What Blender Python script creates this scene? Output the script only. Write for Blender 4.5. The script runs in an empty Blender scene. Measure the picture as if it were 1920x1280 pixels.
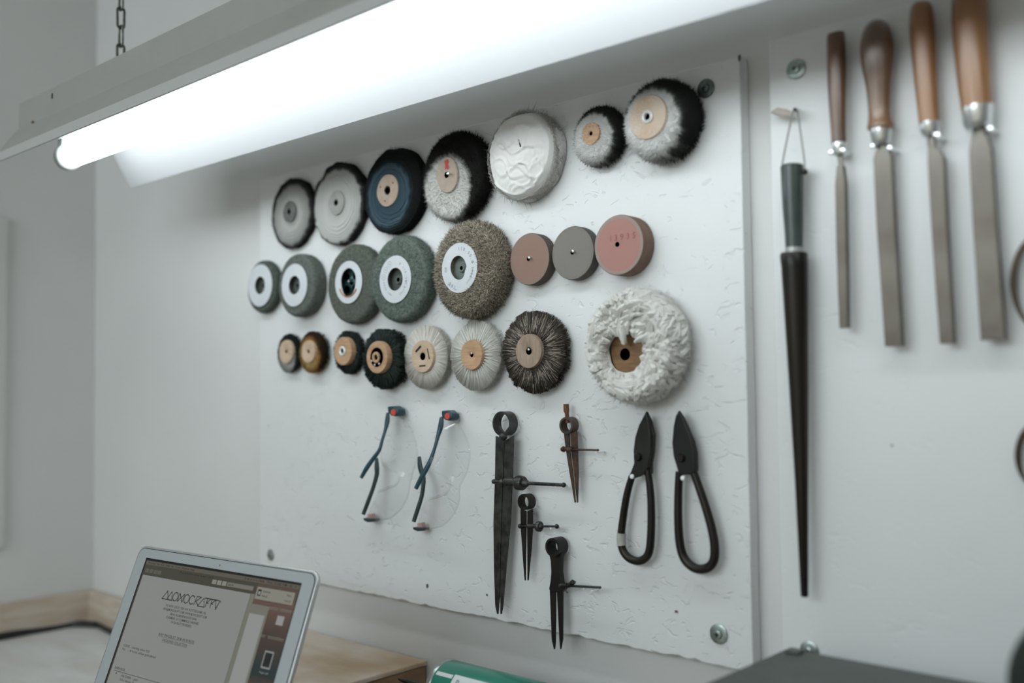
import bpy, bmesh, math, random
import numpy as np
from mathutils import Vector, Matrix

random.seed(7)
rng = np.random.default_rng(7)
PI = math.pi
scene = bpy.context.scene
COL = scene.collection

# ------------------------------------------------------------------ camera
FPX = 1867.0
_L = np.array([-2057., 108., FPX]); _L /= np.linalg.norm(_L)
_U = np.array([-473., -42500., FPX]); _U -= _U.dot(_L) * _L; _U /= np.linalg.norm(_U)
_X = -_L
_N = np.cross(_U, _X)
if _N[2] < 0: _N = -_N
CAM = np.array([0., -0.918, 1.36])
cd = bpy.data.cameras.new('camera'); cam = bpy.data.objects.new('camera', cd); COL.objects.link(cam)
cd.sensor_width = 36; cd.lens = FPX / 1920 * 36; cd.clip_start = 0.02
R = Matrix(((_X[0], -_X[1], -_X[2]), (_N[0], -_N[1], -_N[2]), (_U[0], -_U[1], -_U[2])))
cam.matrix_world = Matrix.Translation(Vector(CAM)) @ R.to_4x4()
cd.dof.use_dof = True; cd.dof.focus_distance = 1.19; cd.dof.aperture_fstop = 2.1
scene.camera = cam

# ------------------------------------------------------------------ ambient light, added fill light, exposure
world = bpy.data.worlds.new('world'); scene.world = world; world.use_nodes = True
bg = world.node_tree.nodes['Background']
bg.inputs[0].default_value = (1.0, 0.965, 0.83, 1); bg.inputs[1].default_value = 0.55
TUBE_STRENGTH = 9.2
TUBE_COLOR = (0.88, 0.965, 1.0, 1)
fl = bpy.data.lights.new('fill_light', 'AREA'); fl.shape = 'RECTANGLE'; fl.size = 2.4; fl.size_y = 0.9  # unseen fill light, added high in front to brighten lower wall and board
fl.energy = 33; fl.color = (0.82, 0.94, 1.0)
flo = bpy.data.objects.new('fill_light', fl); COL.objects.link(flo)
flo.location = (-1.0, -3.0, 2.25)
flo.rotation_euler = (Vector((-0.7, 0, 1.1)) - Vector(flo.location)).to_track_quat('-Z', 'Y').to_euler()
vs = scene.view_settings
vs.view_transform = 'Standard'; vs.look = 'None'; vs.gamma = 1.0; vs.exposure = 0.0; vs.use_curve_mapping = False

# ------------------------------------------------------------------ geometry of the photograph
def proj(P):
    d = np.array(P, float) - CAM
    c = _X * d[0] + _N * d[1] + _U * d[2]
    return 960 + FPX * c[0] / c[2], 640 + FPX * c[1] / c[2], c[2]
def ray(px, py):
    c = np.array([px - 960., py - 640., FPX]); return np.array([_X @ c, _N @ c, _U @ c])
def onY(px, py, y):
    r = ray(px, py); return CAM + r * (y - CAM[1]) / r[1]
BY = -0.018                     # front face of the tool boards
def P(px, py, d=0.0):           # point at distance d in front of a board
    return onY(px, py, BY - d)

# ------------------------------------------------------------------ materials
MATS = {}
def mat(name, color, rough=0.5, metal=0.0, var=0.0, scale=40.0, bump=0.0, bscale=None, color2=None, stretch=None, coat=0.0, spec=None, detail=4.0):
    if name in MATS: return MATS[name]
    m = bpy.data.materials.new(name); m.use_nodes = True; nt = m.node_tree; N = nt.nodes; Lk = nt.links
    b = N['Principled BSDF']
    b.inputs['Base Color'].default_value = (*color, 1); b.inputs['Roughness'].default_value = rough
    b.inputs['Metallic'].default_value = metal
    if coat: b.inputs['Coat Weight'].default_value = coat; b.inputs['Coat Roughness'].default_value = 0.28
    if spec is not None: b.inputs['Specular IOR Level'].default_value = spec
    if var or bump or color2:
        tc = N.new('ShaderNodeTexCoord'); mp = N.new('ShaderNodeMapping'); Lk.new(tc.outputs['Object'], mp.inputs[0])
        if stretch: mp.inputs['Scale'].default_value = stretch
        nz = N.new('ShaderNodeTexNoise'); nz.inputs['Scale'].default_value = scale; nz.inputs['Detail'].default_value = detail
        Lk.new(mp.outputs[0], nz.inputs['Vector'])
        c2 = color2 or tuple(c * (1 - var) for c in color)
        rp = N.new('ShaderNodeValToRGB'); rp.color_ramp.elements[0].position = 0.35; rp.color_ramp.elements[1].position = 0.65
        rp.color_ramp.elements[0].color = (*c2, 1); rp.color_ramp.elements[1].color = (*color, 1)
        Lk.new(nz.outputs['Fac'], rp.inputs[0]); Lk.new(rp.outputs[0], b.inputs['Base Color'])
        if bump:
            nb = N.new('ShaderNodeTexNoise'); nb.inputs['Scale'].default_value = bscale or scale; nb.inputs['Detail'].default_value = 5
            Lk.new(mp.outputs[0], nb.inputs['Vector'])
            bp = N.new('ShaderNodeBump'); bp.inputs['Strength'].default_value = 1.0; bp.inputs['Distance'].default_value = bump
            Lk.new(nb.outputs['Fac'], bp.inputs['Height']); Lk.new(bp.outputs[0], b.inputs['Normal'])
    MATS[name] = m
    return m

def radial_mat(name, stops, rough=0.9, shift=(0, 0), angfreq=0.0, angamp=0.0, noise=0.12, nscale=60, bump=0.0005, bscale=300, dscale=1.0, ang_dark=None, metal=0.0, dshift=0.0):
    """colour by radius from the wheel's axis (object x/z), broken up by noise and by radial streaks"""
    m = bpy.data.materials.new(name); m.use_nodes = True; nt = m.node_tree; N = nt.nodes; Lk = nt.links
    b = N['Principled BSDF']; b.inputs['Roughness'].default_value = rough; b.inputs['Metallic'].default_value = metal
    b.inputs['Specular IOR Level'].default_value = 0.12
    tc = N.new('ShaderNodeTexCoord'); sx = N.new('ShaderNodeSeparateXYZ'); Lk.new(tc.outputs['Object'], sx.inputs[0])
    def M(op, a, bb=None, c=None):
        n = N.new('ShaderNodeMath'); n.operation = op
        for i, v in enumerate((a, bb, c)):
            if v is None: continue
            if isinstance(v, (int, float)): n.inputs[i].default_value = v
            else: Lk.new(v, n.inputs[i])
        return n.outputs[0]
    x = M('SUBTRACT', sx.outputs[0], shift[0]); z = M('SUBTRACT', sx.outputs[2], shift[1])
    r = M('SQRT', M('ADD', M('MULTIPLY', x, x), M('MULTIPLY', z, z)))
    r = M('ADD', r, M('MULTIPLY', sx.outputs[1], dshift))
    th = M('ARCTAN2', sx.outputs[2], sx.outputs[0])
    nz = N.new('ShaderNodeTexNoise'); nz.inputs['Scale'].default_value = nscale; nz.inputs['Detail'].default_value = 4
    Lk.new(tc.outputs['Object'], nz.inputs['Vector'])
    nn = M('MULTIPLY', M('SUBTRACT', nz.outputs['Fac'], 0.5), noise)
    R0 = stops[-1][0]
    f = M('ADD', M('DIVIDE', r, R0), nn)
    if angfreq:
        cx = N.new('ShaderNodeCombineXYZ')
        Lk.new(M('MULTIPLY', M('COSINE', th), angfreq), cx.inputs[0]); Lk.new(M('MULTIPLY', M('SINE', th), angfreq), cx.inputs[1])
        Lk.new(M('MULTIPLY', r, 20.0), cx.inputs[2])
        na = N.new('ShaderNodeTexNoise'); na.inputs['Scale'].default_value = 1.0; na.inputs['Detail'].default_value = 3
        Lk.new(cx.outputs[0], na.inputs['Vector'])
        f = M('ADD', f, M('MULTIPLY', M('SUBTRACT', na.outputs['Fac'], 0.5), angamp))
    rp = N.new('ShaderNodeValToRGB'); cr = rp.color_ramp
    cr.elements[0].position = stops[0][0] / R0; cr.elements[0].color = (*stops[0][1], 1)
    cr.elements[1].position = 1.0; cr.elements[1].color = (*stops[-1][1], 1)
    for s, c in stops[1:-1]:
        e = cr.elements.new(s / R0); e.color = (*c, 1)
    Lk.new(f, rp.inputs[0])
    out = rp.outputs[0]
    if angfreq and ang_dark is not None:
        mx = N.new('ShaderNodeMix'); mx.data_type = 'RGBA'; mx.blend_type = 'MIX'
        r2 = N.new('ShaderNodeValToRGB'); r2.color_ramp.elements[0].position = 0.36; r2.color_ramp.elements[1].position = 0.5
        r2.color_ramp.elements[0].color = (1, 1, 1, 1); r2.color_ramp.elements[1].color = (0, 0, 0, 1)
        Lk.new(na.outputs['Fac'], r2.inputs[0]); Lk.new(r2.outputs[0], mx.inputs['Factor'])
        Lk.new(out, mx.inputs['A']); mx.inputs['B'].default_value = (*ang_dark, 1)
        out = mx.outputs['Result']
    Lk.new(out, b.inputs['Base Color'])
    if bump:
        nb = N.new('ShaderNodeTexNoise'); nb.inputs['Scale'].default_value = bscale; nb.inputs['Detail'].default_value = 4
        Lk.new(tc.outputs['Object'], nb.inputs['Vector'])
        h = nb.outputs['Fac']
        if angfreq: h = M('ADD', M('MULTIPLY', h, 0.4), na.outputs['Fac'])
        bp = N.new('ShaderNodeBump'); bp.inputs['Strength'].default_value = 1.0; bp.inputs['Distance'].default_value = bump
        Lk.new(h, bp.inputs['Height']); Lk.new(bp.outputs[0], b.inputs['Normal'])
    return m

def hair_mat(name, c1, c2, rough=0.6, radial=None):
    if name in MATS: return MATS[name]
    m = bpy.data.materials.new(name); m.use_nodes = True; nt = m.node_tree; b = nt.nodes['Principled BSDF']
    b.inputs['Roughness'].default_value = rough; b.inputs['Specular IOR Level'].default_value = 0.18
    g = nt.nodes.new('ShaderNodeNewGeometry'); rp = nt.nodes.new('ShaderNodeValToRGB')
    rp.color_ramp.elements[0].color = (*c1, 1); rp.color_ramp.elements[1].color = (*c2, 1)
    nt.links.new(g.outputs['Random Per Island'], rp.inputs[0]); nt.links.new(rp.outputs[0], b.inputs['Base Color'])
    MATS[name] = m
    return m

def board_mat(name, col, streak=1.0):
    m = bpy.data.materials.new(name); m.use_nodes = True; nt = m.node_tree; N = nt.nodes; Lk = nt.links
    b = N['Principled BSDF']; b.inputs['Roughness'].default_value = 0.42
    tc = N.new('ShaderNodeTexCoord')
    mp = N.new('ShaderNodeMapping'); mp.inputs['Scale'].default_value = (1, 1, 1.6); mp.inputs['Rotation'].default_value = (0, 0.35, 0)
    Lk.new(tc.outputs['Object'], mp.inputs[0])
    # flakes of the pressed board under the paint
    v = N.new('ShaderNodeTexNoise'); v.inputs['Scale'].default_value = 55; v.inputs['Detail'].default_value = 6; v.inputs['Distortion'].default_value = 1.4
    Lk.new(mp.outputs[0], v.inputs['Vector'])
    r1 = N.new('ShaderNodeValToRGB'); r1.color_ramp.elements[0].position = 0.30; r1.color_ramp.elements[1].position = 0.40
    Lk.new(v.outputs['Fac'], r1.inputs[0])
    big = N.new('ShaderNodeTexNoise'); big.inputs['Scale'].default_value = 5; big.inputs['Detail'].default_value = 2
    Lk.new(tc.outputs['Object'], big.inputs['Vector'])
    fine = N.new('ShaderNodeTexNoise'); fine.inputs['Scale'].default_value = 330; fine.inputs['Detail'].default_value = 3
    Lk.new(tc.outputs['Object'], fine.inputs['Vector'])
    a1 = N.new('ShaderNodeMath'); a1.operation = 'MULTIPLY_ADD'; Lk.new(fine.outputs['Fac'], a1.inputs[0]); a1.inputs[1].default_value = 0.10
    Lk.new(r1.outputs[0], a1.inputs[2])
    bp = N.new('ShaderNodeBump'); bp.inputs['Strength'].default_value = streak; bp.inputs['Distance'].default_value = 0.0011
    Lk.new(a1.outputs[0], bp.inputs['Height']); Lk.new(bp.outputs[0], b.inputs['Normal'])
    # specks of dirt
    vo = N.new('ShaderNodeTexNoise'); vo.inputs['Scale'].default_value = 120; vo.inputs['Detail'].default_value = 2
    Lk.new(tc.outputs['Object'], vo.inputs['Vector'])
    r2 = N.new('ShaderNodeValToRGB'); r2.color_ramp.elements[0].position = 0.20; r2.color_ramp.elements[1].position = 0.245
    r2.color_ramp.elements[0].color = (0.25, 0.23, 0.2, 1); r2.color_ramp.elements[1].color = (1, 1, 1, 1)
    Lk.new(vo.outputs['Fac'], r2.inputs[0])
    r3 = N.new('ShaderNodeValToRGB'); r3.color_ramp.elements[0].color = (*[c * 0.93 for c in col], 1); r3.color_ramp.elements[1].color = (*col, 1)
    Lk.new(big.outputs['Fac'], r3.inputs[0])
    mx = N.new('ShaderNodeMix'); mx.data_type = 'RGBA'; mx.blend_type = 'MULTIPLY'; mx.inputs['Factor'].default_value = 1
    Lk.new(r3.outputs[0], mx.inputs['A']); Lk.new(r2.outputs[0], mx.inputs['B']); Lk.new(mx.outputs['Result'], b.inputs['Base Color'])
    return m

def emit_mat(name, color, strength=1.0, base=(0, 0, 0), rough=0.25):
    m = bpy.data.materials.new(name); m.use_nodes = True; b = m.node_tree.nodes['Principled BSDF']
    b.inputs['Base Color'].default_value = (*base, 1); b.inputs['Roughness'].default_value = rough
    b.inputs['Specular IOR Level'].default_value = 0.35
    b.inputs['Emission Color'].default_value = (*color, 1); b.inputs['Emission Strength'].default_value = strength
    MATS[name] = m
    return m

# ------------------------------------------------------------------ object helpers
def tag(o, label=None, cat=None, group=None, kind=None):
    if label: o['label'] = label
    if cat: o['category'] = cat
    if group: o['group'] = group
    if kind: o['kind'] = kind
    return o
def thing(name, label, cat, loc, group=None):
    o = bpy.data.objects.new(name, None); COL.objects.link(o); o.location = loc; o.empty_display_size = 0.02
    tag(o, label, cat, group); o['_w'] = 0; del o['_w']
    ORIGIN[o.name] = np.array(loc, float)
    return o
ORIGIN = {}
def origin(o):
    return ORIGIN.get(o.name, np.zeros(3)) if o is not None else np.zeros(3)
def part(name, geo, m, parent=None, smooth=True, bevel=0, kind=None, label=None, autosmooth=True, origin_at=None):
    """geo = (verts in world coordinates, faces); the part's own origin is its thing's origin"""
    V, F = geo
    V = np.asarray(V, float); o0 = origin(parent) if parent is not None else (np.array(origin_at, float) if origin_at is not None else np.zeros(3))
    me = bpy.data.meshes.new(name)
    if isinstance(F, np.ndarray):
        k = F.shape[1]; me.vertices.add(len(V)); me.vertices.foreach_set('co', (V - o0).astype(np.float32).ravel())
        me.loops.add(F.size); me.loops.foreach_set('vertex_index', F.astype(np.int32).ravel())
        me.polygons.add(len(F)); me.polygons.foreach_set('loop_start', np.arange(0, F.size, k, dtype=np.int32))
        me.update(calc_edges=True)
    else:
        me.from_pydata([tuple(v) for v in (V - o0)], [], [tuple(f) for f in F]); me.update()
    me.validate()
    if not isinstance(F, np.ndarray):
        bm = bmesh.new(); bm.from_mesh(me); bmesh.ops.recalc_face_normals(bm, faces=bm.faces); bm.to_mesh(me); bm.free()
    me.materials.append(m)
    if smooth:
        me.polygons.foreach_set('use_smooth', [True] * len(me.polygons))
        if autosmooth:
            try: me.set_sharp_from_angle(angle=math.radians(38))
            except Exception: pass
    o = bpy.data.objects.new(name, me); COL.objects.link(o)
    if parent is not None:
        o.parent = parent; ORIGIN[o.name] = o0
    else:
        o.location = o0; ORIGIN[o.name] = o0
    if bevel:
        md = o.modifiers.new('bevel', 'BEVEL'); md.width = bevel; md.segments = 2; md.limit_method = 'ANGLE'; md.angle_limit = math.radians(40)
    if kind: o['kind'] = kind
    if label: o['label'] = label
    return o
def join(*gs):
    V = []; F = []; n = 0
    for v, f in gs:
        v = np.asarray(v, float); V.append(v); F += [tuple(int(i) + n for i in q) for q in f]; n += len(v)
    return np.vstack(V), F
def box(x0, x1, y0, y1, z0, z1):
    V = [(x, y, z) for x in (x0, x1) for y in (y0, y1) for z in (z0, z1)]
    F = [(0, 1, 3, 2), (4, 6, 7, 5), (0, 4, 5, 1), (2, 3, 7, 6), (0, 2, 6, 4), (1, 5, 7, 3)]
    return np.array(V), F
def lathe(profile, c, axis='d', seg=48, jit=None, closed=False):
    """profile [(r, h)], h along the axis: 'd' = out of the wall (-y), 'x', 'z'; jit(theta, i) scales r"""
    c = np.array(c, float); V = []; n = len(profile)
    for j in range(seg):
        t = 2 * PI * j / seg
        for i, (r, h) in enumerate(profile):
            rr = r * (jit(t, i) if jit else 1.0); a, b = rr * math.cos(t), rr * math.sin(t)
            V.append((a, -h, b) if axis == 'd' else ((h, a, b) if axis == 'x' else (a, b, h)))
    V = np.array(V) + c; F = []
    for j in range(seg):
        k = (j + 1) % seg
        for i in range(n - 1 if not closed else n):
            i2 = (i + 1) % n
            F.append((j * n + i, k * n + i, k * n + i2, j * n + i2))
    if not closed:
        if profile[0][0] > 1e-6: F.append(tuple(j * n for j in range(seg)))
        if profile[-1][0] > 1e-6: F.append(tuple(j * n + n - 1 for j in range(seg))[::-1])
    return V, F
def tube(pts, rad, sides=8, flat=None, cap=True):
    """swept round bar; rad = number or list; flat=(sx, sy) scales the section along (side, up)"""
    pts = [Vector(p) for p in pts]; n = len(pts)
    rad = [rad] * n if not hasattr(rad, '__len__') else rad
    V = []; F = []; up = None
    for i, p in enumerate(pts):
        t = (pts[min(i + 1, n - 1)] - pts[max(i - 1, 0)]).normalized()
        if up is None:
            up = Vector((0, 1, 0)) if abs(t.y) < 0.9 else Vector((0, 0, 1))
        a = t.cross(up).normalized(); u2 = a.cross(t).normalized(); up = u2
        fx, fy = flat or (1, 1)
        for s in range(sides):
            th = 2 * PI * s / sides
            V.append(p + a * (rad[i] * fx * math.cos(th)) + u2 * (rad[i] * fy * math.sin(th)))
    for i in range(n - 1):
        for s in range(sides):
            s2 = (s + 1) % sides
            F.append((i * sides + s, i * sides + s2, (i + 1) * sides + s2, (i + 1) * sides + s))
    if cap:
        F.append(tuple(range(sides))[::-1]); F.append(tuple((n - 1) * sides + s for s in range(sides)))
    return np.array([tuple(v) for v in V]), F
def smooth_path(pts, per=6, closed=False):
    pts = [np.array(p, float) for p in pts]; n = len(pts); out = []
    rngi = range(n if closed else n - 1)
    for i in rngi:
        g = lambda k: pts[k % n] if closed else pts[min(max(k, 0), n - 1)]
        p0, p1, p2, p3 = g(i - 1), g(i), g(i + 1), g(i + 2)
        for s in range(per):
            t = s / per
            out.append(0.5 * ((2 * p1) + (-p0 + p2) * t + (2 * p0 - 5 * p1 + 4 * p2 - p3) * t * t + (-p0 + 3 * p1 - 3 * p2 + p3) * t ** 3))
    if not closed: out.append(pts[-1])
    return out
def prism(poly, d0, d1):
    """polygon of world points (their x/z), extruded from distance d0 to d1 in front of the board"""
    n = len(poly); V = [(p[0], BY - d0, p[2]) for p in poly] + [(p[0], BY - d1, p[2]) for p in poly]
    F = [tuple(range(n)), tuple(range(2 * n - 1, n - 1, -1))] + [(i, (i + 1) % n, n + (i + 1) % n, n + i) for i in range(n)]
    return np.array(V), F
def poly_px(pts, d): return [P(x, y, d) for x, y in pts]
def spikes(base, direction, width, seed_side=None):
    """thin three-sided tapering hairs: base (n,3), direction (n,3), width (n,)"""
    n = len(base); d = direction / np.maximum(np.linalg.norm(direction, axis=1, keepdims=True), 1e-9)
    ref = rng.normal(size=(n, 3)); a = np.cross(d, ref); a /= np.linalg.norm(a, axis=1, keepdims=True); b = np.cross(d, a)
    w = width[:, None]
    V = np.empty((n, 4, 3))
    for k in range(3):
        t = 2 * PI * k / 3; V[:, k] = base + w * (a * math.cos(t) + b * math.sin(t))
    V[:, 3] = base + direction
    i = (np.arange(n) * 4)[:, None]
    F = np.concatenate([i + np.array([[0, 1, 3]]), i + np.array([[1, 2, 3]]), i + np.array([[2, 0, 3]])])
    return V.reshape(-1, 3), F
def strands(base, dirs, width, bend=None):
    """hairs of even width with a blunt end (triangular section, 6 triangles)"""
    n = len(base); d = dirs / np.linalg.norm(dirs, axis=1, keepdims=True)
    ref = rng.normal(size=(n, 3)); a = np.cross(d, ref); a /= np.linalg.norm(a, axis=1, keepdims=True); b = np.cross(d, a)
    V = np.empty((n, 6, 3)); w = width[:, None]
    for k in range(3):
        t = 2 * PI * k / 3; o = w * (a * math.cos(t) + b * math.sin(t))
        V[:, k] = base + o; V[:, 3 + k] = base + dirs + o * 0.75
    i = (np.arange(n) * 6)[:, None]
    Q = [(0, 1, 4), (0, 4, 3), (1, 2, 5), (1, 5, 4), (2, 0, 3), (2, 3, 5), (3, 4, 5)]
    F = np.concatenate([i + np.array([q]) for q in Q])
    return V.reshape(-1, 3), F

_glyph = {}
def glyph(ch):
    if ch in _glyph: return _glyph[ch]
    c = bpy.data.curves.new('t', 'FONT'); c.body = ch; c.size = 1; c.resolution_u = 2; c.offset = 0.014
    o = bpy.data.objects.new('t', c); COL.objects.link(o)
    bpy.context.view_layer.update()
    me = bpy.data.meshes.new_from_object(o)
    v = np.array([tuple(x.co) for x in me.vertices]).reshape(-1, 3); f = [tuple(p.vertices) for p in me.polygons]
    bpy.data.objects.remove(o); bpy.data.curves.remove(c); bpy.data.meshes.remove(me)
    adv = (v[:, 0].max() if len(v) else 0.25) + 0.08
    _glyph[ch] = (v, f, adv); return _glyph[ch]
def text_geo(s, size, width=None):
    """flat lettering in (u, v), v up, starting at 0; returns verts (n,2), faces, width"""
    V = []; F = []; x = 0; n = 0
    for ch in s:
        if ch == ' ': x += 0.32; continue
        v, f, adv = glyph(ch)
        if len(v): V.append(v[:, :2] + [x, 0]); F += [tuple(i + n for i in q) for q in f]; n += len(v)
        x += adv
    V = np.vstack(V) * size; w = x * size
    if width: V[:, 0] *= width / w; w = width
    return V, F, w

# ------------------------------------------------------------------ common materials
PLASTER = mat('wall_plaster', (0.70, 0.70, 0.69), 0.75, var=0.05, scale=3, bump=0.0006, bscale=60)
CEIL = mat('ceiling_paint', (0.78, 0.78, 0.76), 0.8, var=0.03, scale=3)
BOARD = board_mat('white_painted_board', (0.76, 0.765, 0.765), 0.6)
BOARD2 = board_mat('white_painted_board_smooth', (0.76, 0.765, 0.765), 0.3)
BENCH = mat('bench_white', (0.70, 0.70, 0.69), 0.5, color2=(0.60, 0.57, 0.53), scale=7, stretch=(1, 3, 1))
PALEWOOD = mat('pale_wood', (0.62, 0.54, 0.46), 0.55, color2=(0.52, 0.42, 0.32), scale=14, stretch=(1, 1, 8), bump=0.0002)
BLOCKTOP = mat('block_top', (0.60, 0.51, 0.42), 0.5, color2=(0.42, 0.29, 0.17), scale=8, stretch=(1, 2, 1), detail=8)
BLOCKWOOD = mat('block_wood', (0.30, 0.19, 0.10), 0.55, color2=(0.22, 0.13, 0.065), scale=40, stretch=(1, 1, 3))
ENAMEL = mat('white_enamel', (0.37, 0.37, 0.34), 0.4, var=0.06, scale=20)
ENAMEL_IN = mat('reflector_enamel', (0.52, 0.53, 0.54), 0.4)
DARKM = mat('dark_metal', (0.06, 0.06, 0.055), 0.35, 0.8, color2=(0.03, 0.028, 0.025), scale=60)
IRON = mat('worn_iron', (0.075, 0.075, 0.070), 0.38, 0.7, color2=(0.03, 0.029, 0.027), scale=90, bump=0.00015, bscale=250)
RUST = mat('rusty_iron', (0.10, 0.05, 0.028), 0.55, 0.4, color2=(0.032, 0.024, 0.018), scale=120, bump=0.0002)
BLACKIRON = mat('black_iron', (0.010, 0.010, 0.009), 0.42, 0.4, color2=(0.016, 0.012, 0.009), scale=50)
BROWNIRON = mat('brown_black_iron', (0.026, 0.019, 0.013), 0.4, 0.5, color2=(0.010, 0.009, 0.008), scale=40)
STEELN = mat('bright_steel', (0.75, 0.77, 0.78), 0.22, 1.0)
ZINC = mat('zinc', (0.42, 0.48, 0.46), 0.32, 0.9, var=0.3, scale=200)
PINWHITE = mat('white_pin', (0.85, 0.86, 0.86), 0.3)
HOLE = mat('hole_black', (0.004, 0.004, 0.004), 0.8)
HUBWOOD = mat('hub_wood', (0.52, 0.33, 0.20), 0.5, color2=(0.42, 0.25, 0.14), scale=60, stretch=(1, 1, 5))
HUBPALE = mat('hub_wood_pale', (0.58, 0.44, 0.32), 0.5, color2=(0.50, 0.36, 0.25), scale=60, stretch=(1, 1, 5))
HUBGREY = mat('hub_wood_grey', (0.36, 0.27, 0.20), 0.5, color2=(0.26, 0.19, 0.14), scale=50, stretch=(5, 1, 1))
FIBREBRD = mat('hub_fibreboard', (0.42, 0.33, 0.26), 0.6, color2=(0.36, 0.27, 0.20), scale=90)

# ------------------------------------------------------------------ the room
part('floor', box(-1.968, 3, -4.5, 0, -0.05, 0.0), mat('floor_grey', (0.35, 0.34, 0.32), 0.6, var=0.2, scale=6), smooth=False)['kind'] = 'structure'
part('wall_back', box(-2.07, 3, 0, 0.1, -0.05, 2.65), PLASTER, smooth=False)['kind'] = 'structure'
part('wall_left', box(-2.07, -1.968, -4.5, 0, -0.05, 2.65), PLASTER, smooth=False)['kind'] = 'structure'
part('wall_right_unseen', box(3, 3.1, -4.5, 0.1, -0.05, 2.65), PLASTER, smooth=False)['kind'] = 'structure'  # unseen wall, added to block ambient light coming from the right
part('ceiling', box(-2.07, 3, -4.5, 0.1, 2.65, 2.75), CEIL, smooth=False)['kind'] = 'structure'
part('trim_1', box(-1.968, -1.956, -0.78, -0.172, 1.07, 1.69), mat('panel_white', (0.62, 0.62, 0.60), 0.5, var=0.04, scale=5), smooth=False, bevel=0.004)['kind'] = 'structure'

# worktop with its wooden upstand
BZ = 0.905
wb = thing('workbench', 'long white-topped workbench along the walls with a pale wooden upstand', 'workbench', (-0.7, -0.4, 0))
part('worktop', box(-1.966, 1.2, -0.78, -0.0015, BZ - 0.04, BZ), BENCH, wb, bevel=0.002)
part('upstand', join(box(-1.948, -1.42, -0.018, -0.0015, BZ, 0.967), box(-1.966, -1.948, -0.78, -0.0015, BZ, 0.967)), PALEWOOD, wb, smooth=False, label='pale wooden upstand at the back')
for x in (-1.9, -0.6, 1.1):
    part('leg', box(x, x + 0.06, -0.72, -0.66, 0, BZ - 0.04), PALEWOOD, wb, bevel=0.002)
for x in (-1.9, -0.6, 1.1):
    part('leg', box(x, x + 0.06, -0.10, -0.04, 0, BZ - 0.04), PALEWOOD, wb, bevel=0.002)

# ------------------------------------------------------------------ tool boards
def rough_board(x0, x1, z0, z1, y0, y1, seed):
    r = random.Random(seed); pts = []
    n = 90
    for i in range(n + 1): pts.append((x0 + (x1 - x0) * i / n, z0 + (r.random() ** 3) * 0.0025))
    for i in range(1, 12): pts.append((x1 + (r.random() - .5) * 0.0006, z0 + (z1 - z0) * i / 12))
    for i in range(n + 1): pts.append((x1 - (x1 - x0) * i / n, z1 - (r.random() ** 3) * 0.0012))
    for i in range(1, 12): pts.append((x0 + (r.random() - .5) * 0.0006, z1 - (z1 - z0) * i / 12))
    m = len(pts); V = [(x, y0, z) for x, z in pts] + [(x, y1, z) for x, z in pts]
    F = [tuple(range(m)), tuple(range(2 * m - 1, m - 1, -1))] + [(i, (i + 1) % m, m + (i + 1) % m, m + i) for i in range(m)]
    return np.array(V), F
tb = thing('tool_board', 'large white painted board carrying the wheels, glasses, dividers and shears', 'board', (-0.93, -0.009, 1.38))
part('panel', rough_board(-1.359, -0.4995, 1.0725, 1.694, -0.0175, -0.0004, 3), BOARD, tb, smooth=False, bevel=0.0012)
tb2 = thing('tool_board', 'white painted board behind the wooden handled files', 'board', (0.05, -0.009, 1.38))
part('panel', rough_board(-0.467, 0.62, 1.02, 1.702, -0.0175, -0.0004, 4), BOARD2, tb2, smooth=False, bevel=0.0012)

def washer(px, py, hp, board, dark=False):
    c = P(px, py, 0.0); z = proj(c)[2]; r = hp / 2 * z / FPX
    zm = mat('dull_zinc', (0.16, 0.19, 0.18), 0.4, 0.85, var=0.4, scale=200) if dark else ZINC
    w = part('washer', lathe([(r * 0.3, 0.0002), (r, 0.0002), (r, 0.0012), (r * 0.9, 0.0017), (r * 0.3, 0.0017)], c), zm, board)
    g = lathe([(0, 0.0044), (r * 0.18, 0.0043), (r * 0.40, 0.0036), (r * 0.50, 0.0018), (r * 0.50, 0.0006)], c, seg=28)
    part('screw', g, zm, w)
    part('screw_recess', join(prism([c + np.array((a * r * .24, 0, b * r * .06)) for a, b in ((-1, -1), (1, -1), (1, 1), (-1, 1))], 0.0040, 0.0048),
                              prism([c + np.array((a * r * .06, 0, b * r * .24)) for a, b in ((-1, -1), (1, -1), (1, 1), (-1, 1))], 0.0040, 0.0048)), HOLE, w, smooth=False)
washer(508, 1040, 20, tb); washer(1324, 166, 36, tb, True); washer(1348, 1188, 37, tb)
washer(1493, 130, 38, tb2); washer(1518, 1219, 36, tb2)
# little chips in the paint
for (px, py, a, b) in ((1268, 1146, 5, 3), (801, 1098, 4, 7), (913, 1115, 3, 3), (1387, 108, 4, 7)):
    c = P(px, py, 0)
    n = 9; pts = [c + np.array((math.cos(2 * PI * i / n) * a * 0.0005 * random.uniform(.7, 1.2), 0, math.sin(2 * PI * i / n) * b * 0.0005 * random.uniform(.7, 1.2))) for i in range(n)]
    part('paint_chip', prism(pts, 0.0, 0.0004), mat('chip_brown', (0.12, 0.09, 0.07), 0.8), tb, smooth=False)

def nail(px, py, d, board, r=0.0018, m=None, head=True):
    """a pin driven in the board, its head at pixel px,py at distance d"""
    c = P(px, py, d); c0 = np.array((c[0], BY, c[2]))
    pr = [(r * 0.6, -0.004), (r * 0.6, d - r * .6), (r, d - r * .3), (r * 0.9, d + r * .3), (0, d + r * .5)] if head else [(r, -0.004), (r, d - r), (r * .6, d), (0, d)]
    part('nail', lathe(pr, c0, seg=14), m or STEELN, board)

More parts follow.
